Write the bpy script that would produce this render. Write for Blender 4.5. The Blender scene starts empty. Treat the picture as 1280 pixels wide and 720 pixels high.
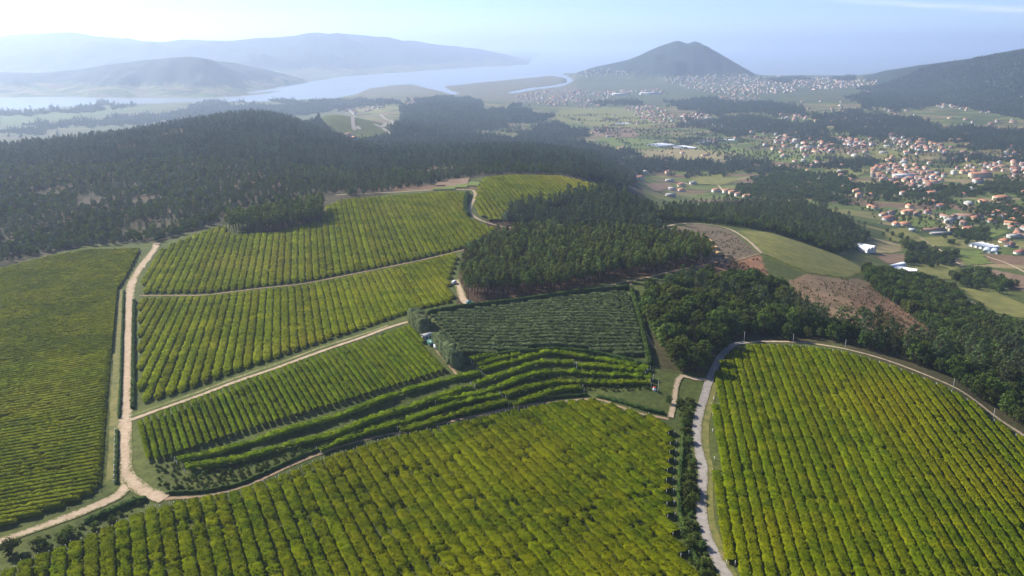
import bpy, math, random
import numpy as np

# ------------------------------------------------------------------ camera, sky, sun, exposure
SC = bpy.context.scene
COL = SC.collection
RNG = np.random.default_rng(7)
random.seed(7)
R = math.radians

CAM_Z, FPX, HZ = 300.0, 1000.0, 55.0          # camera height (m), focal length (px of a 1280x720 frame), eye-level row
PITCH = math.atan((360 - HZ) / FPX)
cam_d = bpy.data.cameras.new('camera')
cam_d.sensor_width = 36.0
cam_d.lens = 36.0 * FPX / 1280.0
cam_d.clip_start, cam_d.clip_end = 1.0, 200000.0
cam = bpy.data.objects.new('camera', cam_d)
COL.objects.link(cam)
cam.location = (0, 0, CAM_Z)
cam.rotation_euler = (math.pi / 2 - PITCH, 0, 0)
SC.camera = cam

SUN_AZ, SUN_EL = -59.0, 34.0                  # degrees; azimuth from the view direction (+Y), negative = left
world = bpy.data.worlds.new('World')
SC.world = world
world.use_nodes = True
wn, wl = world.node_tree.nodes, world.node_tree.links
wn.clear()
w_out = wn.new('ShaderNodeOutputWorld')
w_bg = wn.new('ShaderNodeBackground')
sky = wn.new('ShaderNodeTexSky')
sky.sky_type = 'NISHITA'
sky.sun_disc = False
sky.sun_elevation = R(SUN_EL)
sky.sun_rotation = R(SUN_AZ)
sky.altitude = 300
sky.air_density = 0.62
sky.dust_density = 0.0
sky.ozone_density = 5.0
w_bg.inputs['Strength'].default_value = 0.092
# thin cirrus streaks, tied to sky directions
tcw = wn.new('ShaderNodeTexCoord')
sx = wn.new('ShaderNodeSeparateXYZ')
wl.new(tcw.outputs['Generated'], sx.inputs[0])
mp = wn.new('ShaderNodeMapping')
mp.inputs['Scale'].default_value = (9.0, 9.0, 60.0)
wl.new(tcw.outputs['Generated'], mp.inputs['Vector'])
cn = wn.new('ShaderNodeTexNoise')
cn.inputs['Scale'].default_value = 1.6
cn.inputs['Detail'].default_value = 5
wl.new(mp.outputs['Vector'], cn.inputs['Vector'])


def wmath(op, a, b=None):
    q = wn.new('ShaderNodeMath')
    q.operation = op
    for i_, v_ in enumerate((a, b)):
        if v_ is None:
            continue
        if isinstance(v_, (int, float)):
            q.inputs[i_].default_value = v_
        else:
            wl.new(v_, q.inputs[i_])
    return q.outputs[0]


wob = wmath('MULTIPLY', wmath('SUBTRACT', cn.outputs['Fac'], 0.5), 0.006)
streak = 0
cloud = None
for z0, x0, slope, wid, amp in ((0.0462, 0.36, -0.085, 0.0026, 0.75), (0.066, 0.36, -0.05, 0.004, 0.5), (0.10, 0.0, -0.06, 0.006, 0.4), (0.16, 0.2, -0.08, 0.01, 0.5)):
    s_ = wmath('SUBTRACT', sx.outputs[2], wmath('ADD', wmath('MULTIPLY', wmath('SUBTRACT', sx.outputs[0], x0), slope), z0))
    s_ = wmath('DIVIDE', wmath('ADD', s_, wob), wid)
    g_ = wmath('POWER', 2.718, wmath('MULTIPLY', wmath('MULTIPLY', s_, s_), -1.0))
    fade = wn.new('ShaderNodeMapRange')
    fade.inputs['From Min'].default_value = x0 - 0.06
    fade.inputs['From Max'].default_value = x0 + 0.12
    wl.new(sx.outputs[0], fade.inputs['Value'])
    g_ = wmath('MULTIPLY', wmath('MULTIPLY', g_, fade.outputs[0]), wmath('MULTIPLY', cn.outputs['Fac'], amp * 0.7))
    cloud = g_ if cloud is None else wmath('MAXIMUM', cloud, g_)
cm = wn.new('ShaderNodeMix')
cm.data_type = 'RGBA'
wl.new(cloud, cm.inputs['Factor'])
wl.new(sky.outputs['Color'], cm.inputs[6])
cm.inputs[7].default_value = (11.0, 11.0, 11.2, 1)
ct = wn.new('ShaderNodeMix')
ct.data_type = 'RGBA'
ct.blend_type = 'MULTIPLY'
ct.inputs[0].default_value = 1.0
wl.new(cm.outputs[2], ct.inputs[6])
ct.inputs[7].default_value = (1.0, 0.93, 1.0, 1)
wl.new(ct.outputs[2], w_bg.inputs['Color'])
wl.new(w_bg.outputs['Background'], w_out.inputs['Surface'])

sun_d = bpy.data.lights.new('sun', 'SUN')
sun_d.energy = 5.0
sun_d.angle = R(0.6)
sun_d.color = (1.0, 0.94, 0.85)
sun = bpy.data.objects.new('sun', sun_d)
COL.objects.link(sun)
sun.rotation_euler = (math.pi / 2 - R(SUN_EL), 0, math.pi - R(SUN_AZ))

SC.view_settings.view_transform = 'Standard'
SC.view_settings.look = 'None'
SC.view_settings.exposure = 1.0
SC.view_settings.gamma = 1.0
SC.render.engine = 'CYCLES'
cy = SC.cycles
cy.use_denoising = True
cy.max_bounces = 5
cy.diffuse_bounces = 2
cy.glossy_bounces = 2
cy.transmission_bounces = 3
cy.transparent_max_bounces = 4
cy.volume_bounces = 2
cy.use_fast_gi = False

# ------------------------------------------------------------------ helpers: projection, noise, polygons
SP, CP = math.sin(PITCH), math.cos(PITCH)


def ray(u, v):
    u, v = np.asarray(u, float), np.asarray(v, float)
    cx, cyy = (u - 640) / FPX, (360 - v) / FPX
    return cx, CP + cyy * SP, -SP + cyy * CP


def on_plane(u, v, z):
    dx, dy, dz = ray(u, v)
    t = (z - CAM_Z) / dz
    return dx * t, dy * t


def project(x, y, z):
    zz = z - CAM_Z
    d = y * CP - zz * SP
    up = y * SP + zz * CP
    return 640 + FPX * x / d, 360 - FPX * up / d


def inside(px, py, poly):
    px, py = np.asarray(px, float), np.asarray(py, float)
    r = np.zeros(px.shape, bool)
    n = len(poly)
    for i in range(n):
        x1, y1 = poly[i]
        x2, y2 = poly[(i + 1) % n]
        if y1 == y2:
            continue
        c = ((y1 > py) != (y2 > py)) & (px < (x2 - x1) * (py - y1) / (y2 - y1) + x1)
        r ^= c
    return r


def _hash(ix, iy, s):
    h = (ix * 374761393 + iy * 668265263 + s * 982451653) & 0xFFFFFFFF
    h = ((h ^ (h >> 13)) * 1274126177) & 0xFFFFFFFF
    return ((h ^ (h >> 16)) & 0xFFFF) / 65535.0


def vnoise(x, y, s=0):
    ix, iy = np.floor(x).astype(np.int64), np.floor(y).astype(np.int64)
    fx, fy = x - ix, y - iy
    fx, fy = fx * fx * (3 - 2 * fx), fy * fy * (3 - 2 * fy)
    a = _hash(ix, iy, s) * (1 - fx) + _hash(ix + 1, iy, s) * fx
    b = _hash(ix, iy + 1, s) * (1 - fx) + _hash(ix + 1, iy + 1, s) * fx
    return (a * (1 - fy) + b * fy) * 2 - 1


def fbm(x, y, o=4, s=0):
    r, a = 0, 1.0
    for i in range(o):
        r = r + a * vnoise(x * 2 ** i, y * 2 ** i, s + i)
        a *= 0.5
    return r


# ------------------------------------------------------------------ terrain height
# control points: image position of a spot of ground and its height above the sea
CTRL = [
    # near vineyards
    (640, 720, 148), (100, 700, 149), (-200, 720, 150), (300, 650, 149), (600, 600, 149), (1100, 700, 147), (900, 700, 147),
    (1280, 620, 141), (1500, 700, 138), (1280, 552, 137), (900, 500, 148), (930, 428, 149), (1050, 437, 147), (1200, 490, 141),
    (840, 520, 148), (740, 500, 149), (520, 535, 150), (300, 612, 149), (170, 605, 150), (1050, 560, 147), (700, 560, 149),
    (640, 900, 146), (1400, 900, 142), (-100, 900, 148), (640, 1400, 145),
    (0, 670, 150), (-300, 600, 152), (60, 560, 151), (0, 450, 152), (100, 400, 152), (0, 333, 151), (180, 310, 153), (-300, 380, 152),
    (158, 540, 152), (158, 450, 153), (160, 380, 153), (200, 560, 153), (340, 500, 156), (450, 470, 157), (540, 460, 157),
    (280, 480, 156), (400, 440, 157), (512, 402, 157), (400, 525, 153), (300, 555, 151),
    (240, 400, 153), (380, 390, 153), (380, 355, 152), (480, 350, 152), (560, 330, 152), (200, 340, 153),
    (300, 310, 156), (430, 300, 157), (540, 280, 158), (430, 252, 164), (590, 240, 160), (600, 275, 155), (250, 295, 156),
    (530, 395, 157), (640, 400, 156), (780, 370, 154), (810, 455, 154), (690, 440, 156), (600, 460, 156), (690, 470, 152),
    (590, 375, 156), (700, 365, 155), (850, 338, 152), (610, 305, 153), (740, 292, 148), (860, 305, 148),
    (640, 221, 160), (750, 233, 150), (700, 255, 146), (630, 270, 150),
    # woods and clearings on the right
    (830, 420, 153), (900, 400, 148), (960, 400, 142), (830, 370, 152), (930, 345, 144), (870, 285, 140), (900, 305, 143), (948, 316, 140),
    (1000, 320, 128), (1060, 340, 112), (980, 300, 125), (1000, 410, 142), (1040, 400, 135), (1100, 400, 122), (1160, 420, 116),
    (1050, 360, 122), (1240, 500, 134), (1290, 540, 134), (1400, 560, 128), (1250, 440, 105), (1400, 460, 95),
    (1110, 350, 92), (1170, 370, 82), (1250, 400, 78), (1070, 310, 68), (1130, 335, 66), (1200, 340, 54), (1280, 360, 58), (1400, 380, 60),
    (1150, 300, 48), (1250, 300, 45), (1100, 260, 42), (1200, 250, 38), (1280, 250, 40), (1050, 280, 70),
    (1400, 280, 50), (1500, 230, 70),
    (780, 262, 110), (850, 268, 100), (920, 270, 90), (1000, 275, 82), (1030, 255, 50), (960, 245, 48),
    (830, 240, 40), (900, 235, 32), (800, 220, 42), (860, 215, 25), (950, 215, 25), (1050, 220, 30), (1130, 215, 32), (1250, 212, 38),
    (900, 180, 12), (830, 180, 9), (1000, 180, 22), (1100, 190, 30), (1200, 185, 36), (1300, 185, 45), (760, 160, 6), (830, 150, 6),
    (700, 150, 6), (700, 130, 5), (800, 125, 5), (960, 150, 22), (1050, 150, 30), (950, 120, 22), (1050, 120, 28), (860, 105, 12),
    (700, 105, 4), (1000, 103, 30), (1080, 100, 35),
    # forest hill on the left
    (50, 300, 150), (200, 280, 152), (50, 250, 152), (50, 215, 152), (-200, 280, 150), (-200, 220, 150), (150, 220, 154), (300, 230, 158),
    (150, 172, 152), (30, 186, 146), (230, 158, 152), (300, 147, 152), (350, 149, 140), (420, 200, 142), (420, 230, 156), (520, 225, 154),
    (600, 205, 150), (680, 210, 148), (760, 222, 128), (790, 240, 100), (740, 200, 92), (700, 190, 70), (640, 185, 74), (560, 185, 88),
    (480, 185, 92), (430, 176, 84), (480, 158, 40), (450, 150, 32), (540, 140, 34), (560, 130, 28), (600, 150, 24), (500, 130, 26),
    (640, 165, 20), (690, 170, 14), (620, 130, 8), (450, 130, 6), (400, 150, 100),
]
CTRL_XY = [  # far and hidden ground: (x/y, y, z)
    (-0.60, 2000, 30), (-0.45, 2100, 30), (-0.33, 2200, 30), (-0.25, 2300, 22), (-0.60, 2700, 5), (-0.4, 2800, 5), (-0.25, 2900, 5),
    (-0.9, 1800, 60), (-0.9, 2700, 6), (-1.4, 1500, 90), (-1.4, 3000, 6), (-0.6, 3600, 4), (-0.2, 3600, 5), (0.1, 4200, 5), (-0.9, 4000, 4),
    (-0.6, 7000, 4), (0, 7000, 4), (0.5, 7000, 10), (-0.6, 14000, 4), (0, 14000, 4), (0.6, 14000, 10), (1.2, 7000, 40), (1.2, 14000, 30),
    (1.2, 3000, 80), (0.85, 2500, 55), (1.4, 900, 110), (1.4, 400, 140), (-1.4, 400, 150), (-1.4, 900, 148), (-1.2, 7000, 4),
    (1.4, 180, 143), (-1.4, 180, 149), (0.1, 60, 145), (-0.6, 40000, 4), (0, 40000, 4), (0.6, 40000, 4),
]
_c = []
for u, v, z in CTRL:
    x, y = on_plane(u, v, z)
    _c.append((float(x / y), float(y), z))
_c = np.array(_c + CTRL_XY, float)


def _feat(a, y):
    return np.stack([np.asarray(a) * 2.0, np.log(y)], -1)


def _tpsk(r2):
    return 0.5 * r2 * np.log(r2 + 1e-12)


_P = _feat(_c[:, 0], _c[:, 1])
_n = len(_P)
_K = _tpsk(((_P[:, None] - _P[None]) ** 2).sum(-1)) + np.eye(_n) * 4e-4
_A = np.zeros((_n + 3, _n + 3))
_A[:_n, :_n] = _K
_A[:_n, _n] = _A[_n, :_n] = 1
_A[:_n, _n + 1:] = _P
_A[_n + 1:, :_n] = _P.T
_w = np.linalg.solve(_A, np.concatenate([_c[:, 2], np.zeros(3)]))


def _tps(a, y):
    f = _feat(a, y)
    out = np.empty(f.shape[:-1])
    ff = f.reshape(-1, 2)
    res = np.empty(len(ff))
    for i in range(0, len(ff), 20000):
        q = ff[i:i + 20000]
        res[i:i + 20000] = _tpsk(((q[:, None] - _P[None]) ** 2).sum(-1)) @ _w[:_n] + _w[_n] + q @ _w[_n + 1:]
    out[...] = res.reshape(out.shape)
    return out


def prof(px, pts):
    p = np.array(pts, float)
    return np.interp(px, p[:, 0], p[:, 1])


def bump(d, c, wf, wb):
    t = np.where(d < c, (c - d) / wf, (d - c) / wb)
    t = np.clip(t, 0, 1)
    return 1 - t * t * (3 - 2 * t)


RIDGE_A = [(-900, 60), (-300, 92), (0, 89), (40, 90), (90, 86), (130, 80), (180, 74), (235, 71), (290, 77), (330, 86), (360, 93), (390, 101), (420, 118)]
RIDGE_B = [(-900, 44), (-300, 42), (-100, 48), (0, 45), (60, 42), (130, 46), (200, 53), (240, 51), (290, 51), (340, 49), (390, 43), (430, 43), (470, 47), (520, 52), (560, 57), (600, 61), (630, 67), (650, 73), (668, 79), (690, 92)]
TREGA = [(640, 98), (700, 97.5), (712, 94), (722, 90), (735, 86), (750, 82), (765, 79), (785, 74.5), (800, 69), (813, 62.5), (826, 57), (838, 53.5), (845, 51), (851, 52), (857, 54), (862, 53.5), (868, 51), (875, 53.5), (890, 61.5), (908, 71.5), (925, 80.5), (945, 91), (965, 98)]
RHILL = [(1050, 107), (1065, 103), (1085, 99), (1110, 93), (1150, 86), (1200, 79), (1240, 73), (1280, 67), (1340, 58), (1500, 42), (1800, 36), (2200, 36)]
W_RIVER = [(-900, 190), (-300, 151), (0, 139), (80, 133.5), (150, 130), (230, 128), (330, 126.5), (425, 122), (447, 117), (462, 110.5), (490, 106.5), (514, 105), (530, 109),
           (550, 114), (566, 119), (576, 117), (560, 111.5), (556, 108), (590, 104), (640, 99.5), (690, 94.5), (704, 98), (709, 102), (688, 107), (660, 110), (634, 115),
           (640, 117), (672, 111.5), (702, 108), (722, 101.5), (712, 95), (695, 89), (682, 85), (690, 80.5), (740, 79), (760, 70), (665, 70), (662, 80.5),
           (600, 83), (520, 89), (430, 95), (350, 108), (300, 117), (240, 122), (160, 121.5), (80, 120.5), (0, 121), (-300, 126), (-900, 140)]
W_BAR = [(240, 120.5), (300, 117.5), (352, 113.5), (330, 117), (300, 119.5), (255, 121.5)]


def height(a, y):
    z = np.maximum(_tps(a, y), 3.0)
    x = a * y
    px = 640 + a * 1045.5                       # column where a far point is seen
    far = np.clip((y - 2600) / 1500, 0, 1)
    z = np.where(y > 6500, 4 + (z - 4) * np.clip(1 - (y - 6500) / 1500, 0, 1), z)
    rough = fbm(x / 420, y / 420, 5, 3)

    def ridge(c, wf, wb, pts, k):
        peak = CAM_Z - (prof(px, pts) - HZ) / 1045.5 * c
        b_ = bump(y + 260 * rough, c, wf, wb)
        gul = np.abs(fbm(x / 260 + 5, y / 700, 4, 13))
        return np.maximum(peak - 4, 0) * b_ * (1 + k * rough) - 55 * gul * b_ * (1 - b_) * 2 * (peak > 40)
    h = ridge(np.interp(px, [250, 350, 430, 470], [5600, 6500, 7800, 8200]), 1000, 1300, RIDGE_A, 0.05) * (px < 640)
    h = np.maximum(h, ridge(np.interp(px, [300, 430, 520, 600, 660], [9800, 10800, 12300, 13900, 15000]), 2900, 5000, RIDGE_B, 0.05) * (px < 720))
    h = np.maximum(h, ridge(7300, 1100, 900, TREGA, 0.02) * (px > 640) * (px < 980))
    h = np.maximum(h, ridge(np.interp(px, [1060, 1150, 1280], [6800, 5600, 4600]), 1500, 3200, RHILL, 0.03) * (px > 1040))
    z = z + h
    z = z + fbm(x / 90, y / 90, 3, 9) * 0.25 + far * 0.0
    # water: river mouth and open sea
    pu, pv = project(x, y, np.full_like(y, 2.0))
    wat = inside(pu, pv, W_RIVER) & ~inside(pu, pv, W_BAR)
    wat |= (y > 8200) & (px > 890) & (pu < 1130)
    wat |= (y > 8800) & (px > 675)
    z = np.where(wat, -4.0, np.maximum(z, 1.2))
    return z


ga = np.concatenate([np.linspace(-1.7, -0.72, 50)[:-1], np.linspace(-0.72, 0.72, 420), np.linspace(0.72, 1.7, 50)[1:]])
gy = np.concatenate([np.geomspace(45, 2600, 330)[:-1], np.geomspace(2600, 11500, 170)[:-1], np.geomspace(11500, 45000, 22)])
GA, GY = np.meshgrid(ga, gy)
GZ = height(GA, GY)


def zat(x, y):
    x, y = np.asarray(x, float), np.asarray(y, float)
    y = np.clip(y, gy[0], gy[-1] - 1)
    a = np.clip(x / y, ga[0], ga[-1] - 1e-6)
    i = np.clip(np.searchsorted(ga, a) - 1, 0, len(ga) - 2)
    j = np.clip(np.searchsorted(gy, y) - 1, 0, len(gy) - 2)
    fa = (a - ga[i]) / (ga[i + 1] - ga[i])
    fy = (y - gy[j]) / (gy[j + 1] - gy[j])
    return (GZ[j, i] * (1 - fa) + GZ[j, i + 1] * fa) * (1 - fy) + (GZ[j + 1, i] * (1 - fa) + GZ[j + 1, i + 1] * fa) * fy


def ground(u, v):
    """the spot of ground seen at an image position: first place where the sight line meets the terrain"""
    u, v = np.atleast_1d(np.asarray(u, float)), np.atleast_1d(np.asarray(v, float))
    dx, dy, dz = ray(u, v)
    a, s = dx / dy, dz / dy
    out = np.full(u.shape, np.nan)
    ys = np.geomspace(46, 44000, 900)
    for k in range(0, len(u), 4000):
        aa, ss = a[k:k + 4000, None], s[k:k + 4000, None]
        below = (CAM_Z + ss * ys[None]) < zat(aa * ys[None], np.broadcast_to(ys[None], (aa.shape[0], len(ys))))
        idx = np.where(below.any(1), below.argmax(1), len(ys) - 1)
        lo, hi = ys[np.maximum(idx - 1, 0)], ys[idx]
        for _ in range(14):
            m = (lo + hi) / 2
            b = (CAM_Z + ss[:, 0] * m) < zat(aa[:, 0] * m, m)
            hi = np.where(b, m, hi)
            lo = np.where(b, lo, m)
        out[k:k + 4000] = (lo + hi) / 2
    x = a * out
    return np.stack([x, out, zat(x, out)], -1)


# ------------------------------------------------------------------ helpers: materials and meshes
def new_mat(name):
    m = bpy.data.materials.new(name)
    m.use_nodes = True
    n, l = m.node_tree.nodes, m.node_tree.links
    n.clear()
    out = n.new('ShaderNodeOutputMaterial')
    return m, n, l, out


def noise_node(n, l, scale, detail=4, vec=None, rough=0.6):
    t = n.new('ShaderNodeTexNoise')
    t.inputs['Scale'].default_value = scale
    t.inputs['Detail'].default_value = detail
    t.inputs['Roughness'].default_value = rough
    if vec is not None:
        l.new(vec, t.inputs['Vector'])
    return t


def ramp(n, l, fac, stops):
    r = n.new('ShaderNodeValToRGB')
    e = r.color_ramp.elements
    while len(e) < len(stops):
        e.new(0.5)
    for k, (p, c) in enumerate(stops):
        e[k].position = p
        e[k].color = (*c, 1)
    l.new(fac, r.inputs['Fac'])
    return r


def mixc(n, l, fac, a, b, mode='MIX'):
    m = n.new('ShaderNodeMix')
    m.data_type = 'RGBA'
    m.blend_type = mode
    for s, v in ((0, fac), (6, a), (7, b)):
        if isinstance(v, (int, float)):
            m.inputs[s].default_value = v
        elif isinstance(v, tuple):
            m.inputs[s].default_value = (*v, 1)
        else:
            l.new(v, m.inputs[s])
    return m.outputs[2]


def pos_vec(n):
    g = n.new('ShaderNodeNewGeometry')
    return g.outputs['Position']


def mat_plain(name, c1, c2, scale=0.5, rough=0.8, detail=5, bump=0.0):
    m, n, l, out = new_mat(name)
    p = n.new('ShaderNodeBsdfPrincipled')
    p.inputs['Roughness'].default_value = rough
    p.inputs['Specular IOR Level'].default_value = 0.25
    v = pos_vec(n)
    t = noise_node(n, l, scale, detail, v)
    r = ramp(n, l, t.outputs['Fac'], [(0.32, c1), (0.68, c2)])
    l.new(r.outputs['Color'], p.inputs['Base Color'])
    if bump:
        b = n.new('ShaderNodeBump')
        b.inputs['Strength'].default_value = bump
        b.inputs['Distance'].default_value = 0.2
        l.new(t.outputs['Fac'], b.inputs['Height'])
        l.new(b.outputs['Normal'], p.inputs['Normal'])
    l.new(p.outputs['BSDF'], out.inputs['Surface'])
    return m


def mat_leaf(name, c1, c2, c3=None, scale=0.05, transl=0.3, attr='tint', patch=None, rnd=0.35):
    """foliage: leaf colours mixed by noise, a tint per leaf tuft, a tint per plant; part of the light passes through"""
    m, n, l, out = new_mat(name)
    v = pos_vec(n)
    t = noise_node(n, l, scale, 3, v)
    stops = [(0.35, c1), (0.62, c2)] + ([(0.78, c3)] if c3 else [])
    col = ramp(n, l, t.outputs['Fac'], stops).outputs['Color']
    if patch:
        t2 = noise_node(n, l, patch[0], 2, v)
        f = ramp(n, l, t2.outputs['Fac'], [(patch[2], (0, 0, 0)), (patch[3], (1, 1, 1))]).outputs['Color']
        col = mixc(n, l, f, col, patch[1])
    at = n.new('ShaderNodeAttribute')
    at.attribute_name = attr
    oi = n.new('ShaderNodeObjectInfo')
    mr = n.new('ShaderNodeMapRange')
    mr.inputs['To Min'].default_value = 1 - rnd
    mr.inputs['To Max'].default_value = 1 + rnd
    l.new(oi.outputs['Random'], mr.inputs['Value'])
    mu = n.new('ShaderNodeMath')
    mu.operation = 'MULTIPLY'
    l.new(at.outputs['Fac'], mu.inputs[0])
    l.new(mr.outputs['Result'], mu.inputs[1])
    hs = n.new('ShaderNodeHueSaturation')
    l.new(col, hs.inputs['Color'])
    l.new(mu.outputs['Value'], hs.inputs['Value'])
    mr2 = n.new('ShaderNodeMapRange')
    mr2.inputs['To Min'].default_value = 0.5 - 0.07 * rnd
    mr2.inputs['To Max'].default_value = 0.5 + 0.06 * rnd
    l.new(oi.outputs['Random'], mr2.inputs['Value'])
    l.new(mr2.outputs['Result'], hs.inputs['Hue'])
    d = n.new('ShaderNodeBsdfDiffuse')
    tr = n.new('ShaderNodeBsdfTranslucent')
    mx = n.new('ShaderNodeMixShader')
    mx.inputs['Fac'].default_value = transl
    l.new(hs.outputs['Color'], d.inputs['Color'])
    l.new(hs.outputs['Color'], tr.inputs['Color'])
    l.new(d.outputs['BSDF'], mx.inputs[1])
    l.new(tr.outputs['BSDF'], mx.inputs[2])
    l.new(mx.outputs['Shader'], out.inputs['Surface'])
    return m


def mesh_np(name, V, F, mats=None, tint=None, midx=None, smooth=False, col=None):
    me = bpy.data.meshes.new(name)
    V = np.asarray(V, np.float32)
    me.vertices.add(len(V))
    me.vertices.foreach_set('co', V.ravel())
    if isinstance(F, np.ndarray):
        k = F.shape[1]
        tot = np.full(len(F), k, np.int32)
        flat = F.astype(np.int32).ravel()
    else:
        tot = np.array([len(f) for f in F], np.int32)
        flat = np.array([i for f in F for i in f], np.int32)
    me.loops.add(len(flat))
    me.loops.foreach_set('vertex_index', flat)
    me.polygons.add(len(tot))
    st = np.zeros(len(tot), np.int32)
    st[1:] = np.cumsum(tot)[:-1]
    me.polygons.foreach_set('loop_start', st)
    me.polygons.foreach_set('loop_total', tot)
    if midx is not None:
        me.polygons.foreach_set('material_index', np.asarray(midx, np.int32))
    if smooth:
        me.polygons.foreach_set('use_smooth', np.ones(len(tot), bool))
    for m in (mats if isinstance(mats, (list, tuple)) else [mats]):
        me.materials.append(m)
    if tint is not None:
        at = me.attributes.new('tint', 'FLOAT', 'POINT')
        at.data.foreach_set('value', np.asarray(tint, np.float32))
    if col is not None:
        at = me.attributes.new('cover', 'FLOAT_COLOR', 'POINT')
        at.data.foreach_set('color', np.concatenate([col, np.ones((len(col), 1))], 1).astype(np.float32).ravel())
    me.update(calc_edges=True)
    return me


def link(name, data, parent=None, loc=None, rz=0.0, scale=None):
    o = bpy.data.objects.new(name, data)
    COL.objects.link(o)
    if loc is not None:
        o.location = loc
    if rz:
        o.rotation_euler = (0, 0, rz)
    if scale is not None:
        o.scale = scale if isinstance(scale, tuple) else (scale, scale, scale)
    if parent is not None:
        o.parent = parent
    return o


def tag(o, label, cat, group=None):
    o['label'] = label
    o['category'] = cat
    if group:
        o['group'] = group
    return o


def struct(o):
    o['kind'] = 'structure'
    return o


class MB:
    """collects simple solids into one mesh"""

    def __init__(self):
        self.v, self.f, self.m, self.t = [], [], [], []

    def add(self, V, F, mi=0, tint=1.0):
        b = len(self.v)
        self.v += [tuple(p) for p in V]
        self.f += [tuple(i + b for i in f) for f in F]
        self.m += [mi] * len(F)
        self.t += [tint] * len(V)

    def box(self, c, s, mi=0, rz=0.0):
        cx, cyy, cz = c
        hx, hy, hz = s[0] / 2, s[1] / 2, s[2] / 2
        ca, sa = math.cos(rz), math.sin(rz)
        V = []
        for z in (-hz, hz):
            for x, y in ((-hx, -hy), (hx, -hy), (hx, hy), (-hx, hy)):
                V.append((cx + x * ca - y * sa, cyy + x * sa + y * ca, cz + z))
        self.add(V, [(3, 2, 1, 0), (4, 5, 6, 7), (0, 1, 5, 4), (1, 2, 6, 5), (2, 3, 7, 6), (3, 0, 4, 7)], mi)

    def tube(self, pts, rads, n=6, mi=0, cap=True):
        pts = [np.array(p, float) for p in pts]
        V, F = [], []
        for i, (p, r) in enumerate(zip(pts, rads)):
            d = pts[min(i + 1, len(pts) - 1)] - pts[max(i - 1, 0)]
            d = d / (np.linalg.norm(d) + 1e-9)
            s = np.cross(d, (0.3, 1, 0.1))
            s /= np.linalg.norm(s) + 1e-9
            t = np.cross(d, s)
            for k in range(n):
                an = 2 * math.pi * k / n
                V.append(p + r * (math.cos(an) * s + math.sin(an) * t))
        for i in range(len(pts) - 1):
            for k in range(n):
                a, b = i * n + k, i * n + (k + 1) % n
                F.append((a, b, b + n, a + n))
        if cap:
            F.append(tuple(range((len(pts) - 1) * n, len(pts) * n)))
            F.append(tuple(reversed(range(n))))
        self.add(V, F, mi)

    def mesh(self, name, mats, smooth=False):
        return mesh_np(name, np.array(self.v), self.f, mats, midx=self.m, tint=np.array(self.t), smooth=smooth)


def quads(C, N, size, rng, aspect=0.75):
    """leaf tufts: one small bent-free quad at each centre C facing N (unnormalised)"""
    n = len(C)
    N = N / (np.linalg.norm(N, axis=1, keepdims=True) + 1e-9)
    T = rng.normal(size=(n, 3))
    T -= (T * N).sum(1, keepdims=True) * N
    T /= np.linalg.norm(T, axis=1, keepdims=True) + 1e-9
    B = np.cross(N, T)
    s = np.asarray(size).reshape(-1, 1) * np.ones((n, 1))
    h, w = s * 0.5, s * 0.5 * aspect
    lift = N * s * 0.16
    V = np.stack([C - T * h - lift, C + B * w, C + T * h - lift, C - B * w], 1).reshape(-1, 3)
    F = np.arange(4 * n).reshape(-1, 4)
    return V, F


# ------------------------------------------------------------------ materials
M = {}
M['bark'] = mat_plain('bark', (0.075, 0.05, 0.035), (0.15, 0.1, 0.07), 3.0, 0.9)
M['pine_bark'] = mat_plain('pine_bark', (0.08, 0.04, 0.026), (0.15, 0.08, 0.052), 2.0, 0.9)
M['dirt'] = mat_plain('dirt', (0.33, 0.25, 0.17), (0.56, 0.46, 0.34), 0.5, 0.95, 9)
M['dirt_red'] = mat_plain('dirt_red', (0.23, 0.14, 0.08), (0.38, 0.25, 0.155), 0.4, 0.95, 6)
M['dirt_grass'] = mat_plain('dirt_grass', (0.14, 0.13, 0.045), (0.32, 0.25, 0.13), 0.6, 0.95, 6)
M['asphalt'] = mat_plain('asphalt', (0.20, 0.175, 0.15), (0.34, 0.30, 0.26), 0.35, 0.85, 6)
M['grass'] = mat_plain('grass', (0.06, 0.09, 0.016), (0.13, 0.15, 0.035), 0.25, 0.95, 6)
M['grass_dry'] = mat_plain('grass_dry', (0.075, 0.095, 0.018), (0.20, 0.165, 0.05), 0.3, 0.95, 8)
M['concrete'] = mat_plain('concrete', (0.5, 0.48, 0.44), (0.66, 0.63, 0.58), 2.0, 0.9)
M['white_wall'] = mat_plain('white_wall', (0.55, 0.53, 0.49), (0.68, 0.66, 0.61), 0.6, 0.8)
M['cream_wall'] = mat_plain('cream_wall', (0.62, 0.52, 0.36), (0.74, 0.64, 0.46), 0.6, 0.8)
M['grey_wall'] = mat_plain('grey_wall', (0.3, 0.29, 0.28), (0.46, 0.44, 0.42), 0.6, 0.8)
M['roof_orange'] = mat_plain('roof_orange', (0.33, 0.14, 0.075), (0.5, 0.24, 0.14), 0.9, 0.8)
M['roof_red'] = mat_plain('roof_red', (0.26, 0.095, 0.065), (0.38, 0.16, 0.11), 0.9, 0.8)
M['roof_brown'] = mat_plain('roof_brown', (0.2, 0.11, 0.08), (0.33, 0.19, 0.13), 0.9, 0.8)
M['roof_grey'] = mat_plain('roof_grey', (0.3, 0.29, 0.27), (0.45, 0.43, 0.4), 0.9, 0.7)
M['glass'] = mat_plain('window_glass', (0.03, 0.04, 0.05), (0.05, 0.06, 0.07), 1.0, 0.15)
M['door'] = mat_plain('door_wood', (0.1, 0.06, 0.04), (0.16, 0.1, 0.06), 1.0, 0.6)
M['plastic'] = mat_plain('greenhouse_plastic', (0.66, 0.67, 0.68), (0.82, 0.82, 0.82), 0.4, 0.4)
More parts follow.
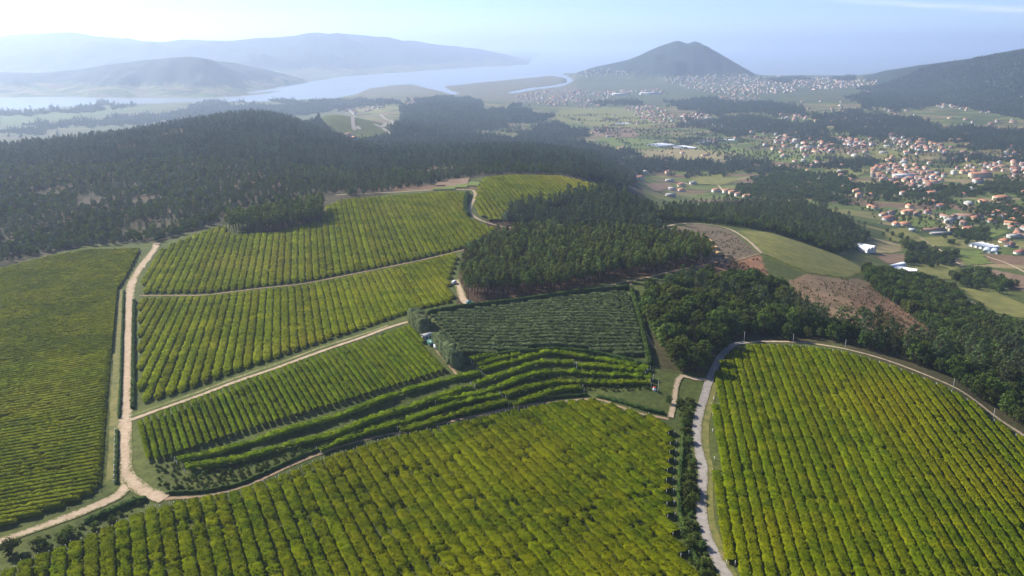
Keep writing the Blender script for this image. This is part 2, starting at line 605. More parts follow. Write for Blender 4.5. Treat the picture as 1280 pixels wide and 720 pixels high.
M['plastic_grey'] = mat_plain('greenhouse_net', (0.42, 0.48, 0.5), (0.55, 0.6, 0.62), 0.4, 0.5)
M['log'] = mat_plain('log', (0.5, 0.31, 0.12), (0.72, 0.5, 0.24), 1.2, 0.8)

def mat_track(name, c1, c2, grass, strip, edge):
    """driven surface: 'tint' runs 0 on the centre line to 1 at the edge; grass creeps in at the edges and between the wheels"""
    m, n, l, out = new_mat(name)
    p = n.new('ShaderNodeBsdfPrincipled')
    p.inputs['Roughness'].default_value = 0.95
    p.inputs['Specular IOR Level'].default_value = 0.15
    v = pos_vec(n)
    t = noise_node(n, l, 0.45, 9, v, 0.65)
    t2 = noise_node(n, l, 0.9, 6, v, 0.7)
    t3 = noise_node(n, l, 0.06, 3, v)
    base = ramp(n, l, t.outputs['Fac'], [(0.3, c1), (0.7, c2)]).outputs['Color']
    at = n.new('ShaderNodeAttribute')
    at.attribute_name = 'tint'
    prof_ = n.new('ShaderNodeValToRGB')
    e = prof_.color_ramp.elements
    for pos, val in ((0.0, strip), (0.22, strip * 0.6), (0.36, 0.0), (0.62, 0.0), (0.8, edge * 0.5), (1.0, edge)):
        q = e[0] if pos == 0.0 else e[1] if pos == 1.0 else e.new(pos)
        q.position = pos
        q.color = (val, val, val, 1)
    l.new(at.outputs['Fac'], prof_.inputs['Fac'])

    def mth(op, a, b):
        q = n.new('ShaderNodeMath')
        q.operation = op
        for i_, v_ in enumerate((a, b)):
            if isinstance(v_, (int, float)):
                q.inputs[i_].default_value = v_
            else:
                l.new(v_, q.inputs[i_])
        return q.outputs[0]
    amount = mth('ADD', prof_.outputs['Color'], mth('MULTIPLY', mth('SUBTRACT', t2.outputs['Fac'], 0.5), 1.5))
    amount = mth('ADD', amount, mth('MULTIPLY', mth('SUBTRACT', t3.outputs['Fac'], 0.5), 0.8))
    f = ramp(n, l, amount, [(0.42, (0, 0, 0)), (0.58, (1, 1, 1))]).outputs['Color']
    col = mixc(n, l, f, base, grass)
    l.new(col, p.inputs['Base Color'])
    l.new(p.outputs['BSDF'], out.inputs['Surface'])
    return m


M['dirt'] = mat_track('dirt', (0.30, 0.215, 0.135), (0.48, 0.37, 0.255), (0.115, 0.12, 0.035), 0.12, 0.62)
M['dirt_red'] = mat_track('dirt_red', (0.21, 0.135, 0.08), (0.36, 0.245, 0.155), (0.09, 0.10, 0.028), 0.2, 0.7)
M['dirt_grass'] = mat_track('dirt_grass', (0.20, 0.16, 0.08), (0.34, 0.27, 0.15), (0.10, 0.12, 0.026), 0.42, 0.8)
M['asphalt'] = mat_track('asphalt', (0.22, 0.195, 0.165), (0.33, 0.295, 0.255), (0.13, 0.12, 0.05), 0.0, 0.5)

# ------------------------------------------------------------------ ground sheet
# ground cover by zone: image outline, distance range, soil / litter / grass colour, roughness of the mix
SOIL = (0.16, 0.10, 0.06)
LITTER = (0.075, 0.06, 0.035)
ZONES = [
    # (outline, dmin, dmax, colour, farmland share)
    ([(-900, 420), (-300, 400), (0, 335), (110, 306), (195, 303), (280, 280), (405, 258), (480, 243), (600, 222), (755, 228), (800, 260), (830, 285),
      (790, 215), (700, 180), (600, 140), (500, 120), (380, 120), (-900, 120)], 400, 1750, (0.06, 0.052, 0.03), 0),
    ([(570, 385), (900, 330), (885, 310), (830, 290), (820, 262), (640, 250), (580, 300)], 300, 1100, (0.06, 0.036, 0.022), 0),
    ([(800, 365), (850, 345), (960, 340), (1010, 400), (1120, 420), (1250, 440), (1400, 450), (1400, 640), (1280, 548), (1200, 490), (1050, 432), (930, 425),
      (880, 470), (830, 465), (812, 440)], 300, 1000, (0.06, 0.055, 0.025), 0),
    ([(985, 352), (1010, 342), (1060, 345), (1090, 355), (1140, 395), (1180, 425), (1165, 432), (1120, 425), (1060, 405), (1005, 385)], 350, 1000, (0.22, 0.15, 0.085), 0),
    ([(1060, 372), (1090, 362), (1140, 395), (1185, 425), (1160, 434), (1110, 415), (1075, 395)], 350, 1000, (0.17, 0.105, 0.06), 0),
    ([(825, 288), (870, 279), (910, 287), (950, 316), (925, 325), (880, 330)], 450, 1000, (0.135, 0.105, 0.07), 0),
    ([(870, 332), (950, 318), (960, 345), (900, 350)], 350, 900, (0.25, 0.13, 0.075), 0),
    ([(920, 288), (960, 290), (1000, 303), (1050, 320), (1085, 338), (1060, 350), (1010, 342), (950, 320)], 400, 1200, (0.10, 0.12, 0.022), 0),
]
Xg, Yg = GA * GY, GY
PU, PV = project(Xg, Yg, GZ)
cov = np.empty(GA.shape + (3,))
cov[:] = (0.07, 0.085, 0.022)
farm = np.zeros(GA.shape)
valley = (GZ < 75) & (GY > 900)
farm[valley] = 1.0
kf = (GY > 4000) & (PU > 640)
farm[kf] = 0.3
cov[kf] = (0.055, 0.07, 0.035)
hillside = (GZ > 55) & (GY > 2600)
cov[hillside] = (0.022, 0.036, 0.028)
farm[hillside] = 0
for poly, d0, d1, c, fm in ZONES:
    k = inside(PU, PV, poly) & (GY > d0) & (GY < d1)
    cov[k] = c
    farm[k] = fm
# sandbanks and marsh by the river mouth
k = (GZ < 8) & (GY > 4400) & (GY < 8200) & (PU > 430) & (PU < 720)
cov[k] = (0.12, 0.11, 0.065)
farm[k] = 0
k = (GZ < 7) & (GY > 2600) & (PU < 440)
cov[k] = (0.085, 0.095, 0.05)
farm[k] = 0.4
# reddish cleared ground in the forest on the left
red = np.clip(fbm(Xg / 130, Yg / 90, 3, 21) - 0.1, 0, 0.6) * 1.6 * ((PU < 620) & (GY > 600) & (GY < 1900) & (GZ > 60))
cov += red[..., None] * (np.array((0.15, 0.09, 0.06)) - cov)

nr, nc = GA.shape
V = np.stack([Xg, Yg, GZ], -1).reshape(-1, 3)
ii = (np.arange(nr - 1)[:, None] * nc + np.arange(nc - 1)[None]).ravel()
F = np.stack([ii, ii + 1, ii + 1 + nc, ii + nc], 1)

m, n, l, out = new_mat('ground')
p = n.new('ShaderNodeBsdfPrincipled')
p.inputs['Roughness'].default_value = 0.95
p.inputs['Specular IOR Level'].default_value = 0.1
v = pos_vec(n)
at = n.new('ShaderNodeAttribute')
at.attribute_name = 'cover'
fa = n.new('ShaderNodeAttribute')
fa.attribute_name = 'tint'
nz = noise_node(n, l, 0.4, 8, v, 0.65)
nz2 = noise_node(n, l, 0.03, 5, v, 0.6)
val = ramp(n, l, nz.outputs['Fac'], [(0.3, (0.6, 0.6, 0.6)), (0.7, (1.4, 1.4, 1.35))]).outputs['Color']
val2 = ramp(n, l, nz2.outputs['Fac'], [(0.3, (0.75, 0.8, 0.75)), (0.7, (1.3, 1.2, 1.2))]).outputs['Color']
# small farm plots, each with its own crop
mpg = n.new('ShaderNodeMapping')
mpg.inputs['Rotation'].default_value = (0, 0, 0.5)
mpg.inputs['Scale'].default_value = (1 / 120.0, 1 / 46.0, 0.0)
l.new(v, mpg.inputs['Vector'])
vo = n.new('ShaderNodeTexVoronoi')
vo.distance = 'CHEBYCHEV'
vo.inputs['Scale'].default_value = 1.0
vo.inputs['Randomness'].default_value = 0.75
l.new(mpg.outputs['Vector'], vo.inputs['Vector'])
sep = n.new('ShaderNodeSeparateColor')
l.new(vo.outputs['Color'], sep.inputs['Color'])
crop = ramp(n, l, sep.outputs[0], [(0.0, (0.05, 0.07, 0.02)), (0.25, (0.095, 0.12, 0.03)), (0.42, (0.15, 0.145, 0.05)), (0.58, (0.075, 0.10, 0.024)), (0.72, (0.19, 0.155, 0.08)),
                                   (0.84, (0.14, 0.095, 0.06)), (1.0, (0.11, 0.14, 0.035))])
crop.color_ramp.interpolation = 'CONSTANT'
base = mixc(n, l, fa.outputs['Fac'], at.outputs['Color'], crop.outputs['Color'])
base = mixc(n, l, 1.0, base, val, 'MULTIPLY')
base = mixc(n, l, 1.0, base, val2, 'MULTIPLY')
l.new(base, p.inputs['Base Color'])
l.new(p.outputs['BSDF'], out.inputs['Surface'])
M['ground'] = m
struct(link('ground', mesh_np('ground', V, F, m, col=cov.reshape(-1, 3), tint=farm.ravel(), smooth=True)))

# water: one level sheet, the land rises out of it
m, n, l, out = new_mat('water')
p = n.new('ShaderNodeBsdfPrincipled')
p.inputs['Base Color'].default_value = (0.22, 0.245, 0.255, 1)
p.inputs['Roughness'].default_value = 0.25
p.inputs['IOR'].default_value = 1.33
v = pos_vec(n)
nz = noise_node(n, l, 0.02, 6, v)
b = n.new('ShaderNodeBump')
b.inputs['Strength'].default_value = 0.06
b.inputs['Distance'].default_value = 2.0
l.new(nz.outputs['Fac'], b.inputs['Height'])
l.new(b.outputs['Normal'], p.inputs['Normal'])
l.new(p.outputs['BSDF'], out.inputs['Surface'])
V = np.array([(-1.7 * 2500, 2500, 0), (1.7 * 2500, 2500, 0), (1.7 * 44900, 44900, 0), (-1.7 * 44900, 44900, 0)])
struct(link('water', mesh_np('water', V, [(0, 1, 2, 3)], m)))


# ------------------------------------------------------------------ roads, tracks, fields laid on the ground
def smooth_line(P, step):
    """Catmull-Rom through the points, resampled at about `step` metres"""
    P = np.asarray(P, float)
    Q = np.vstack([2 * P[0] - P[1], P, 2 * P[-1] - P[-2]])
    out = []
    for i in range(1, len(Q) - 2):
        t = np.linspace(0, 1, 12, endpoint=False)[:, None]
        p0, p1, p2, p3 = Q[i - 1], Q[i], Q[i + 1], Q[i + 2]
        out.append(0.5 * (2 * p1 + (p2 - p0) * t + (2 * p0 - 5 * p1 + 4 * p2 - p3) * t ** 2 + (3 * p1 - p0 - 3 * p2 + p3) * t ** 3))
    D = np.vstack(out + [P[-1:]])
    s = np.concatenate([[0], np.cumsum(np.linalg.norm(np.diff(D[:, :2], axis=0), axis=1))])
    k = max(2, int(s[-1] / step) + 1)
    t = np.linspace(0, s[-1], k)
    return np.stack([np.interp(t, s, D[:, j]) for j in range(D.shape[1])], 1)


def sides(L):
    d = np.gradient(L[:, :2], axis=0)
    d /= np.linalg.norm(d, axis=1, keepdims=True) + 1e-9
    return d, np.stack([-d[:, 1], d[:, 0]], 1)


def ribbon(name, pix, width, mat, lift=0.12, step=3.0, wob=0.12):
    W = ground([p[0] for p in pix], [p[1] for p in pix])
    L = smooth_line(W, step)
    _, nrm = sides(L)
    cols = []
    offs = np.array([-0.5, -0.4, -0.25, -0.12, 0, 0.12, 0.25, 0.4, 0.5])
    for o in offs:
        w = width * (1 + wob * (vnoise(L[:, 0] / 9 + o * 7, L[:, 1] / 9, 5) + vnoise(L[:, 0] / 2.7 + o * 9, L[:, 1] / 2.7, 6))) * o
        xy = L[:, :2] + nrm * w[:, None]
        cols.append(np.column_stack([xy, zat(xy[:, 0], xy[:, 1]) + lift]))
    V = np.stack(cols, 1).reshape(-1, 3)
    k, c = len(L), len(offs)
    ii = (np.arange(k - 1)[:, None] * c + np.arange(c - 1)[None]).ravel()
    F = np.stack([ii, ii + c, ii + c + 1, ii + 1], 1)
    o = struct(link(name, mesh_np(name, V, F, mat, smooth=True, tint=np.tile(np.abs(offs) * 2, k))))
    return L


P_R1 = [(196, 304), (193, 312), (183, 325), (170, 343), (163, 362), (161, 400), (159, 450), (157, 500), (156, 545), (157, 585), (162, 606)]
roads = []
roads.append(ribbon('dirt_road', P_R1, 5.4, M['dirt'], 0.16))
roads.append(ribbon('dirt_road', [(163, 598), (150, 618), (128, 629), (95, 643), (60, 656), (20, 670), (-60, 702), (-200, 770)], 4.4, M['dirt'], 0.20))
roads.append(ribbon('dirt_road', [(158, 592), (172, 609), (188, 618), (206, 624)], 5.0, M['dirt'], 0.24))
roads.append(ribbon('dirt_track', [(206, 624), (250, 621), (290, 613), (330, 598), (380, 575), (440, 554), (520, 537), (600, 519), (680, 504), (740, 499), (770, 507), (800, 517), (836, 524)], 1.9, M['dirt_red'], 0.14))
roads.append(ribbon('dirt_road', [(158, 527), (178, 520), (220, 505), (280, 483), (340, 462), (400, 440), (450, 423), (485, 410), (512, 402)], 2.8, M['dirt'], 0.2))
ribbon('track_verge', [(165, 519), (178, 515), (220, 500), (280, 478), (340, 457), (400, 435), (450, 419), (485, 407)], 2.6, M['dirt_grass'], 0.1)
roads.append(ribbon('dirt_track', [(512, 402), (525, 414), (540, 430), (556, 450), (572, 470)], 2.0, M['dirt_red'], 0.14))
roads.append(ribbon('dirt_road', [(640, 381), (612, 383), (592, 382), (580, 376), (575, 362), (570, 350)], 4.6, M['dirt'], 0.14))
roads.append(ribbon('dirt_track', [(788, 352), (790, 362), (795, 380), (801, 400), (808, 418), (818, 436)], 2.4, M['dirt_red'], 0.14))
roads.append(ribbon('dirt_track', [(640, 381), (700, 371), (760, 357), (790, 351), (830, 342), (870, 334), (910, 328), (950, 317)], 3.0, M['dirt_red'], 0.18))
roads.append(ribbon('dirt_road', [(420, 244), (480, 241), (530, 238), (575, 237), (591, 238), (594, 246), (589, 256), (588, 266), (600, 275), (622, 282), (646, 286)], 3.6, M['dirt'], 0.2))
roads.append(ribbon('dirt_track', [(174, 369.6), (215, 369.4), (259, 368.6), (325, 360.6), (380, 354.4), (447, 341.5), (520, 326.5), (583, 311.6)], 2.2, M['dirt_red'], 0.14))
R4 = [(960, 800), (930, 752), (910, 722), (895, 697), (883, 670), (877, 645), (877, 615), (879, 590), (874, 565), (871, 540), (874, 518), (880, 497), (887, 475), (896, 455), (906, 440), (918, 431), (932, 428)]
roads.append(ribbon('paved_road', R4, 3.8, M['asphalt'], 0.2, 2.0, 0.04))
roads.append(ribbon('dirt_road', [(928, 429), (960, 427), (1000, 428), (1050, 435), (1110, 451), (1170, 474), (1215, 498), (1250, 525), (1280, 545), (1340, 590), (1420, 660)], 2.8, M['dirt'], 0.14))
roads.append(ribbon('dirt_road', [(884, 475), (868, 474), (853, 470), (846, 480), (843, 500), (838, 522)], 2.8, M['dirt'], 0.24))
roads.append(ribbon('dirt_road', [(822, 288), (838, 282), (868, 279.5), (903, 284), (930, 297), (952, 317)], 4.0, M['dirt'], 0.3))
ribbon('grass_verge', [(938, 752), (918, 722), (905, 697), (894, 670), (887, 645), (886, 615), (887, 590), (883, 565), (881, 540), (884, 518), (889, 497), (894, 477)], 3.0, M['grass_dry'], 0.08)
ribbon('grass_verge', [(150, 362), (149, 400), (147, 450), (144, 500), (143, 560), (140, 600)], 4.0, M['grass_dry'], 0.08)
ribbon('grass_verge', [(172, 380), (171, 420), (170, 460), (168, 512)], 3.0, M['grass'], 0.08)
for pts, w in [([(1145, 294), (1158, 302), (1172, 311), (1188, 322), (1203, 333)], 4), ([(1090, 262), (1110, 268), (1130, 275)], 4), ([(1160, 268), (1172, 274), (1186, 282)], 5),
               ([(1225, 318), (1260, 330), (1300, 350)], 4), ([(1180, 362), (1210, 375), (1240, 395), (1262, 412)], 4), ([(1140, 212), (1165, 218), (1180, 226)], 6),
               ([(1245, 252), (1262, 259), (1290, 268)], 7), ([(890, 222), (898, 232), (906, 241)], 5), ([(928, 196), (935, 202), (945, 212)], 5),
               ([(962, 177), (975, 186), (985, 195)], 5), ([(815, 224), (850, 228), (865, 232)], 5)]:
    ribbon('country_lane', pts, w, M['dirt'], 0.35, 8.0)
for pts, w in [([(443, 145), (441, 150), (446, 157), (450, 162)], 12), ([(475, 143), (482, 149), (492, 154), (496, 158)], 14), ([(468, 155), (480, 157), (497, 156)], 16),
               ([(478, 160), (485, 165), (490, 168)], 14), ([(518, 174), (528, 176), (537, 177.5)], 10), ([(590, 150), (640, 146), (690, 144), (740, 139), (790, 137)], 9),
               ([(1085, 178), (1110, 184), (1135, 190)], 9)]:
    ribbon('main_road', pts, w * 0.8, M['asphalt'], 0.8, 15.0)


def drape(name, poly, mat, cell, lift, kind=True):
    """a field: its outline filled with a grid that follows the ground"""
    P = []
    for i in range(len(poly)):
        (a, b), (c, d) = poly[i], poly[(i + 1) % len(poly)]
        for t in np.linspace(0, 1, 5, endpoint=False):
            P.append((a + (c - a) * t, b + (d - b) * t))
    W = ground([q[0] for q in P], [q[1] for q in P])
    wp = [tuple(q) for q in W[:, :2]]
    x0, y0 = W[:, 0].min(), W[:, 1].min()
    x1, y1 = W[:, 0].max(), W[:, 1].max()
    nx, ny = max(2, int((x1 - x0) / cell)), max(2, int((y1 - y0) / cell))
    X, Y = np.meshgrid(np.linspace(x0, x1, nx + 1), np.linspace(y0, y1, ny + 1))
    cxm, cym = (X[:-1, :-1] + X[1:, 1:]) / 2, (Y[:-1, :-1] + Y[1:, 1:]) / 2
    keep = inside(cxm, cym, wp).ravel()
    V = np.stack([X, Y, zat(X, Y) + lift], -1).reshape(-1, 3)
    ii = (np.arange(ny)[:, None] * (nx + 1) + np.arange(nx)[None]).ravel()[keep]
    F = np.stack([ii, ii + 1, ii + nx + 2, ii + nx + 1], 1)
    used = np.unique(F)
    mp_ = np.zeros(len(V), int)
    mp_[used] = np.arange(len(used))
    return struct(link(name, mesh_np(name, V[used], mp_[F], mat, smooth=True)))


FIELD_COLS = {
    'g1': ((0.075, 0.11, 0.015), (0.14, 0.165, 0.025)), 'g2': ((0.05, 0.08, 0.014), (0.10, 0.125, 0.025)), 'g3': ((0.10, 0.11, 0.02), (0.19, 0.175, 0.04)),
    'y': ((0.17, 0.14, 0.055), (0.27, 0.22, 0.095)), 'b': ((0.13, 0.08, 0.045), (0.21, 0.14, 0.085)),
}
FM = {k: mat_plain('field_' + k, c[0], c[1], 0.07, 0.95, 9) for k, c in FIELD_COLS.items()}
FIELDS = [
    ([(700, 138), (760, 134), (830, 142), (850, 152), (800, 160), (740, 158), (690, 150)], 'g3'), ([(720, 160), (790, 162), (800, 172), (750, 172)], 'b'),
    ([(745, 172), (800, 173), (830, 178), (810, 186), (770, 185)], 'g1'), ([(700, 152), (738, 158), (742, 168), (706, 165)], 'g2'),
    ([(800, 188), (870, 186), (930, 192), (900, 200), (820, 200)], 'y'), ([(860, 186), (900, 181), (960, 192), (940, 198)], 'g1'),
    ([(780, 208), (805, 205), (820, 209), (800, 214)], 'g1'), ([(860, 222), (900, 218), (925, 226), (900, 232), (865, 230)], 'g3'), ([(808, 230), (835, 229), (842, 236), (820, 240)], 'b'),
    ([(955, 188), (1000, 193), (1040, 200), (1000, 206), (960, 200)], 'g1'), ([(1040, 205), (1090, 212), (1070, 222), (1030, 216)], 'g3'),
    ([(1080, 262), (1110, 259), (1130, 262), (1105, 268)], 'g2'), ([(1122, 275), (1150, 272), (1180, 280), (1160, 285), (1135, 283)], 'g1'),
    ([(1160, 265), (1180, 258), (1205, 266), (1190, 272)], 'g2'), ([(1105, 290), (1130, 283), (1150, 296), (1130, 303), (1108, 300)], 'g3'),
    ([(1070, 305), (1100, 300), (1128, 306), (1128, 315), (1095, 318), (1078, 314)], 'y'), ([(1092, 318), (1130, 318), (1140, 327), (1110, 331)], 'b'),
    ([(1150, 297), (1192, 295), (1200, 308), (1170, 309)], 'g3'), ([(1140, 335), (1165, 326), (1198, 333), (1190, 350), (1150, 348)], 'g3'),
    ([(1185, 312), (1225, 315), (1240, 330), (1210, 332)], 'g1'), ([(1200, 360), (1240, 365), (1290, 385), (1280, 400), (1240, 390)], 'g3'),
    ([(1230, 335), (1300, 350), (1300, 372), (1240, 352)], 'b'), ([(1180, 238), (1230, 240), (1220, 246), (1190, 246)], 'g2'), ([(1225, 292), (1245, 285), (1262, 290), (1240, 297)], 'g1'),
    ([(450, 140), (470, 136), (490, 138), (470, 143)], 'g3'), ([(605, 172), (630, 170), (640, 174), (615, 177)], 'g3'), ([(1190, 203), (1260, 200), (1270, 206), (1200, 208)], 'g3'),
    ([(1100, 178), (1140, 196), (1110, 200), (1085, 190)], 'g3'), ([(0, 146), (90, 139), (180, 134), (235, 133), (160, 140), (60, 152), (0, 158)], 'g2'),
    ([(540, 238), (600, 226), (596, 233), (560, 237)], 'g1'), ([(545, 231), (580, 222), (585, 229), (560, 234)], 'b'),
]
for poly, k in FIELDS:
    cy_ = np.mean([q[1] for q in poly])
    drape('farm_field', poly, FM[k], 6 if cy_ > 240 else 10 if cy_ > 180 else 18, 0.5 if cy_ > 240 else 1.0)
drape('meadow', [(925, 288), (962, 291), (1000, 303), (1050, 320), (1082, 338), (1058, 348), (1010, 341), (955, 318)], mat_plain('rough_meadow', (0.085, 0.10, 0.014), (0.20, 0.18, 0.035), 0.11, 0.95, 10), 4, 0.3)

# ------------------------------------------------------------------ plants
def crown_mesh(name, rng, clumps, per, size, mat):
    """crown: tufts of leaves in clumps; clumps = (centre, radius, flatten, tint)"""
    C, N, T = [], [], []
    for c, r, fl, ti in clumps:
        d = rng.normal(size=(per, 3))
        d /= np.linalg.norm(d, axis=1, keepdims=True)
        rad = r * rng.uniform(0.62, 1.06, (per, 1))
        q = d * rad
        q[:, 2] *= fl
        C.append(np.array(c) + q)
        N.append(d + rng.normal(scale=0.33, size=(per, 3)) + (0, 0, 0.25))
        T.append(np.repeat(ti * rng.uniform(0.8, 1.2, per), 4))
    C, N, T = np.vstack(C), np.vstack(N), np.concatenate(T)
    V, F = quads(C, N, size * rng.uniform(0.7, 1.3, len(C)), rng)
    return V, F, T


def make_tree(kind, seed, lod=1.0):
    """returns (trunk V,F), (crown V,F,tint) in metres, base at the origin"""
    rng = np.random.default_rng(seed)
    mb = MB()
    cl = []
    if kind == 'pine':
        H = rng.uniform(14, 17)
        lean = rng.normal(scale=0.35, size=2)
        top = np.array((lean[0], lean[1], H))
        mb.tube([(0, 0, -0.5), tuple(top * 0.3), tuple(top * 0.62), tuple(top * 0.95)], [0.26, 0.2, 0.15, 0.05], 6)
        k = 15
        for i in range(k):
            f = i / (k - 1)
            z = H * (0.52 + 0.46 * f)
            rr = (2.7 * (1 - f) ** 0.6 + 0.25) * rng.uniform(0.55, 1.1)
            an = i * 2.4 + rng.uniform(-0.5, 0.5)
            c = np.array((math.cos(an) * rr, math.sin(an) * rr, z)) + (top * (z / H)) * (1, 1, 0)
            mb.tube([tuple(top * ((z - 1.0) / H)), tuple(c)], [0.07, 0.03], 4, cap=False)
            cl.append((c, rng.uniform(0.95, 1.5), 0.6, rng.uniform(0.75, 1.25)))
    elif kind == 'eucalyptus':
        H = rng.uniform(17, 22)
        lean = rng.normal(scale=0.6, size=2)
        top = np.array((lean[0], lean[1], H))
        mb.tube([(0, 0, -0.5), tuple(top * 0.35), tuple(top * 0.7), tuple(top * 0.97)], [0.3, 0.22, 0.14, 0.04], 6)
        k = 20
        for i in range(k):
            f = i / (k - 1)
            z = H * (0.28 + 0.7 * f)
            rr = (2.6 * math.sin(math.pi * (0.2 + 0.75 * f)) + 0.2) * rng.uniform(0.5, 1.15)
            an = i * 2.4 + rng.uniform(-0.6, 0.6)
            c = np.array((math.cos(an) * rr, math.sin(an) * rr, z)) + (top * (z / H)) * (1, 1, 0)
            mb.tube([tuple(top * ((z - 1.6) / H)), tuple(c)], [0.07, 0.03], 4, cap=False)
            cl.append((c, rng.uniform(0.9, 1.6), 0.95, rng.uniform(0.75, 1.25)))
    elif kind == 'oak':
        H = rng.uniform(8.5, 11)
        mb.tube([(0, 0, -0.5), (0.1, 0.05, H * 0.25), (0.0, 0.15, H * 0.5), (0.1, 0, H * 0.8)], [0.34, 0.27, 0.18, 0.05], 7)
        k = 24
        for i in range(k):
            f = (i + 0.5) / k
            z = H * (0.24 + 0.68 * f)
            rr = 3.5 * math.sqrt(max(0.05, 1 - ((f - 0.35) / 0.68) ** 2)) * rng.uniform(0.55, 1.05)
            an = i * 2.4 + rng.uniform(-0.5, 0.5)
            c = (math.cos(an) * rr, math.sin(an) * rr, z)
            mb.tube([(0.05, 0.05, max(1.2, z - 2.2)), c], [0.1, 0.03], 4, cap=False)
            cl.append((c, rng.uniform(1.0, 1.65), 0.85, rng.uniform(0.72, 1.28)))
    else:  # bush
        H = 2.6
        for i in range(4):
            an = i * 1.6
            mb.tube([(0, 0, -0.3), (math.cos(an) * 0.6, math.sin(an) * 0.6, 1.5)], [0.06, 0.02], 4, cap=False)
        for i in range(9):
            an = i * 2.4
            rr = 1.25 * math.sqrt((i + 0.5) / 9) * rng.uniform(0.7, 1.1)
            cl.append(((math.cos(an) * rr, math.sin(an) * rr, rng.uniform(0.6, 1.9) * (1.2 - 0.35 * rr)), rng.uniform(0.55, 0.9), 0.9, rng.uniform(0.75, 1.25)))
    per, size = {'pine': (34, 0.75), 'eucalyptus': (34, 0.85), 'oak': (36, 0.85), 'bush': (60, 0.36)}[kind]
    if lod < 1:
        per, size = max(4, int(per * lod)), size * (1 / lod) ** 0.42
    cv = crown_mesh(kind, rng, cl, per, size, None)
    return mb, cv


M['pine_leaf'] = mat_leaf('pine_needles', (0.07, 0.105, 0.024), (0.145, 0.175, 0.04), None, 0.06, 0.34)
M['euca_leaf'] = mat_leaf('eucalyptus_leaves', (0.065, 0.092, 0.04), (0.11, 0.14, 0.052), (0.14, 0.16, 0.05), 0.02, 0.34)
M['oak_leaf'] = mat_leaf('broadleaf_leaves', (0.055, 0.088, 0.018), (0.10, 0.135, 0.026), (0.155, 0.165, 0.034), 0.03, 0.36)
M['bush_leaf'] = mat_leaf('bush_leaves', (0.06, 0.09, 0.018), (0.11, 0.14, 0.028), (0.16, 0.15, 0.045), 0.08, 0.32)
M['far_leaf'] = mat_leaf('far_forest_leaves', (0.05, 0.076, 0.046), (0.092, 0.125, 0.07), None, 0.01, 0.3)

LEAFMAT = {'pine': M['pine_leaf'], 'eucalyptus': M['euca_leaf'], 'oak': M['oak_leaf'], 'bush': M['bush_leaf']}
TRUNKMAT = {'pine': M['pine_bark'], 'eucalyptus': M['bark'], 'oak': M['bark'], 'bush': M['bark']}
NEAR = {}
for kind in LEAFMAT:
    for s in range(3):
        mb, (cv, cf, ct) = make_tree(kind, 100 + s * 17 + len(kind))
        NEAR[kind, s] = (mb.mesh('trunk', TRUNKMAT[kind]), mesh_np('crown', cv, cf, LEAFMAT[kind], tint=ct))


def proto(kind, s, lod, leafmat=None):
    """one joined plant, only used as the source of the uncountable forest masses (not linked to the scene)"""
    mb, (cv, cf, ct) = make_tree(kind, 300 + s * 13 + len(kind), lod)
    V = np.vstack([np.array(mb.v), cv])
    F = [tuple(f) for f in mb.f] + [tuple(f + len(mb.v)) for f in cf]
    mi = [0] * len(mb.f) + [1] * len(cf)
    me = mesh_np('plant', V, F, [TRUNKMAT[kind], leafmat or LEAFMAT[kind]], midx=mi, tint=np.concatenate([np.ones(len(mb.v)), ct]))
    return bpy.data.objects.new('plant_source', me)


PROTO = {}
for kind in LEAFMAT:
    for s in range(3):
        PROTO[kind, 'mid', s] = proto(kind, s, 0.8)
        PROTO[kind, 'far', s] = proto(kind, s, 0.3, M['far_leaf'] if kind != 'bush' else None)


def instancer(protos):
    ng = bpy.data.node_groups.new('plant_scatter', 'GeometryNodeTree')
    ng.interface.new_socket('Geometry', in_out='INPUT', socket_type='NodeSocketGeometry')
    ng.interface.new_socket('Geometry', in_out='OUTPUT', socket_type='NodeSocketGeometry')
    n, l = ng.nodes, ng.links
    gi, go = n.new('NodeGroupInput'), n.new('NodeGroupOutput')
    iop = n.new('GeometryNodeInstanceOnPoints')
    g2i = n.new('GeometryNodeGeometryToInstance')
    for pr in reversed(protos):
        oi = n.new('GeometryNodeObjectInfo')
        oi.inputs['Object'].default_value = pr
        oi.inputs['As Instance'].default_value = True
        l.new(oi.outputs['Geometry'], g2i.inputs['Geometry'])

    def named(nm, typ):
        a = n.new('GeometryNodeInputNamedAttribute')
        a.data_type = typ
        a.inputs['Name'].default_value = nm
        return a.outputs['Attribute']
    l.new(gi.outputs[0], iop.inputs['Points'])
    jn = n.new('GeometryNodeJoinGeometry')
    for nd in [x for x in n if x.bl_idname == 'GeometryNodeObjectInfo']:
        l.new(nd.outputs['Geometry'], jn.inputs['Geometry'])
    n.remove(g2i)
    l.new(jn.outputs['Geometry'], iop.inputs['Instance'])
    iop.inputs['Pick Instance'].default_value = True
    l.new(named('which', 'INT'), iop.inputs['Instance Index'])
    l.new(named('turn', 'FLOAT_VECTOR'), iop.inputs['Rotation'])
    l.new(named('size', 'FLOAT_VECTOR'), iop.inputs['Scale'])
    l.new(iop.outputs['Instances'], go.inputs[0])
    return ng


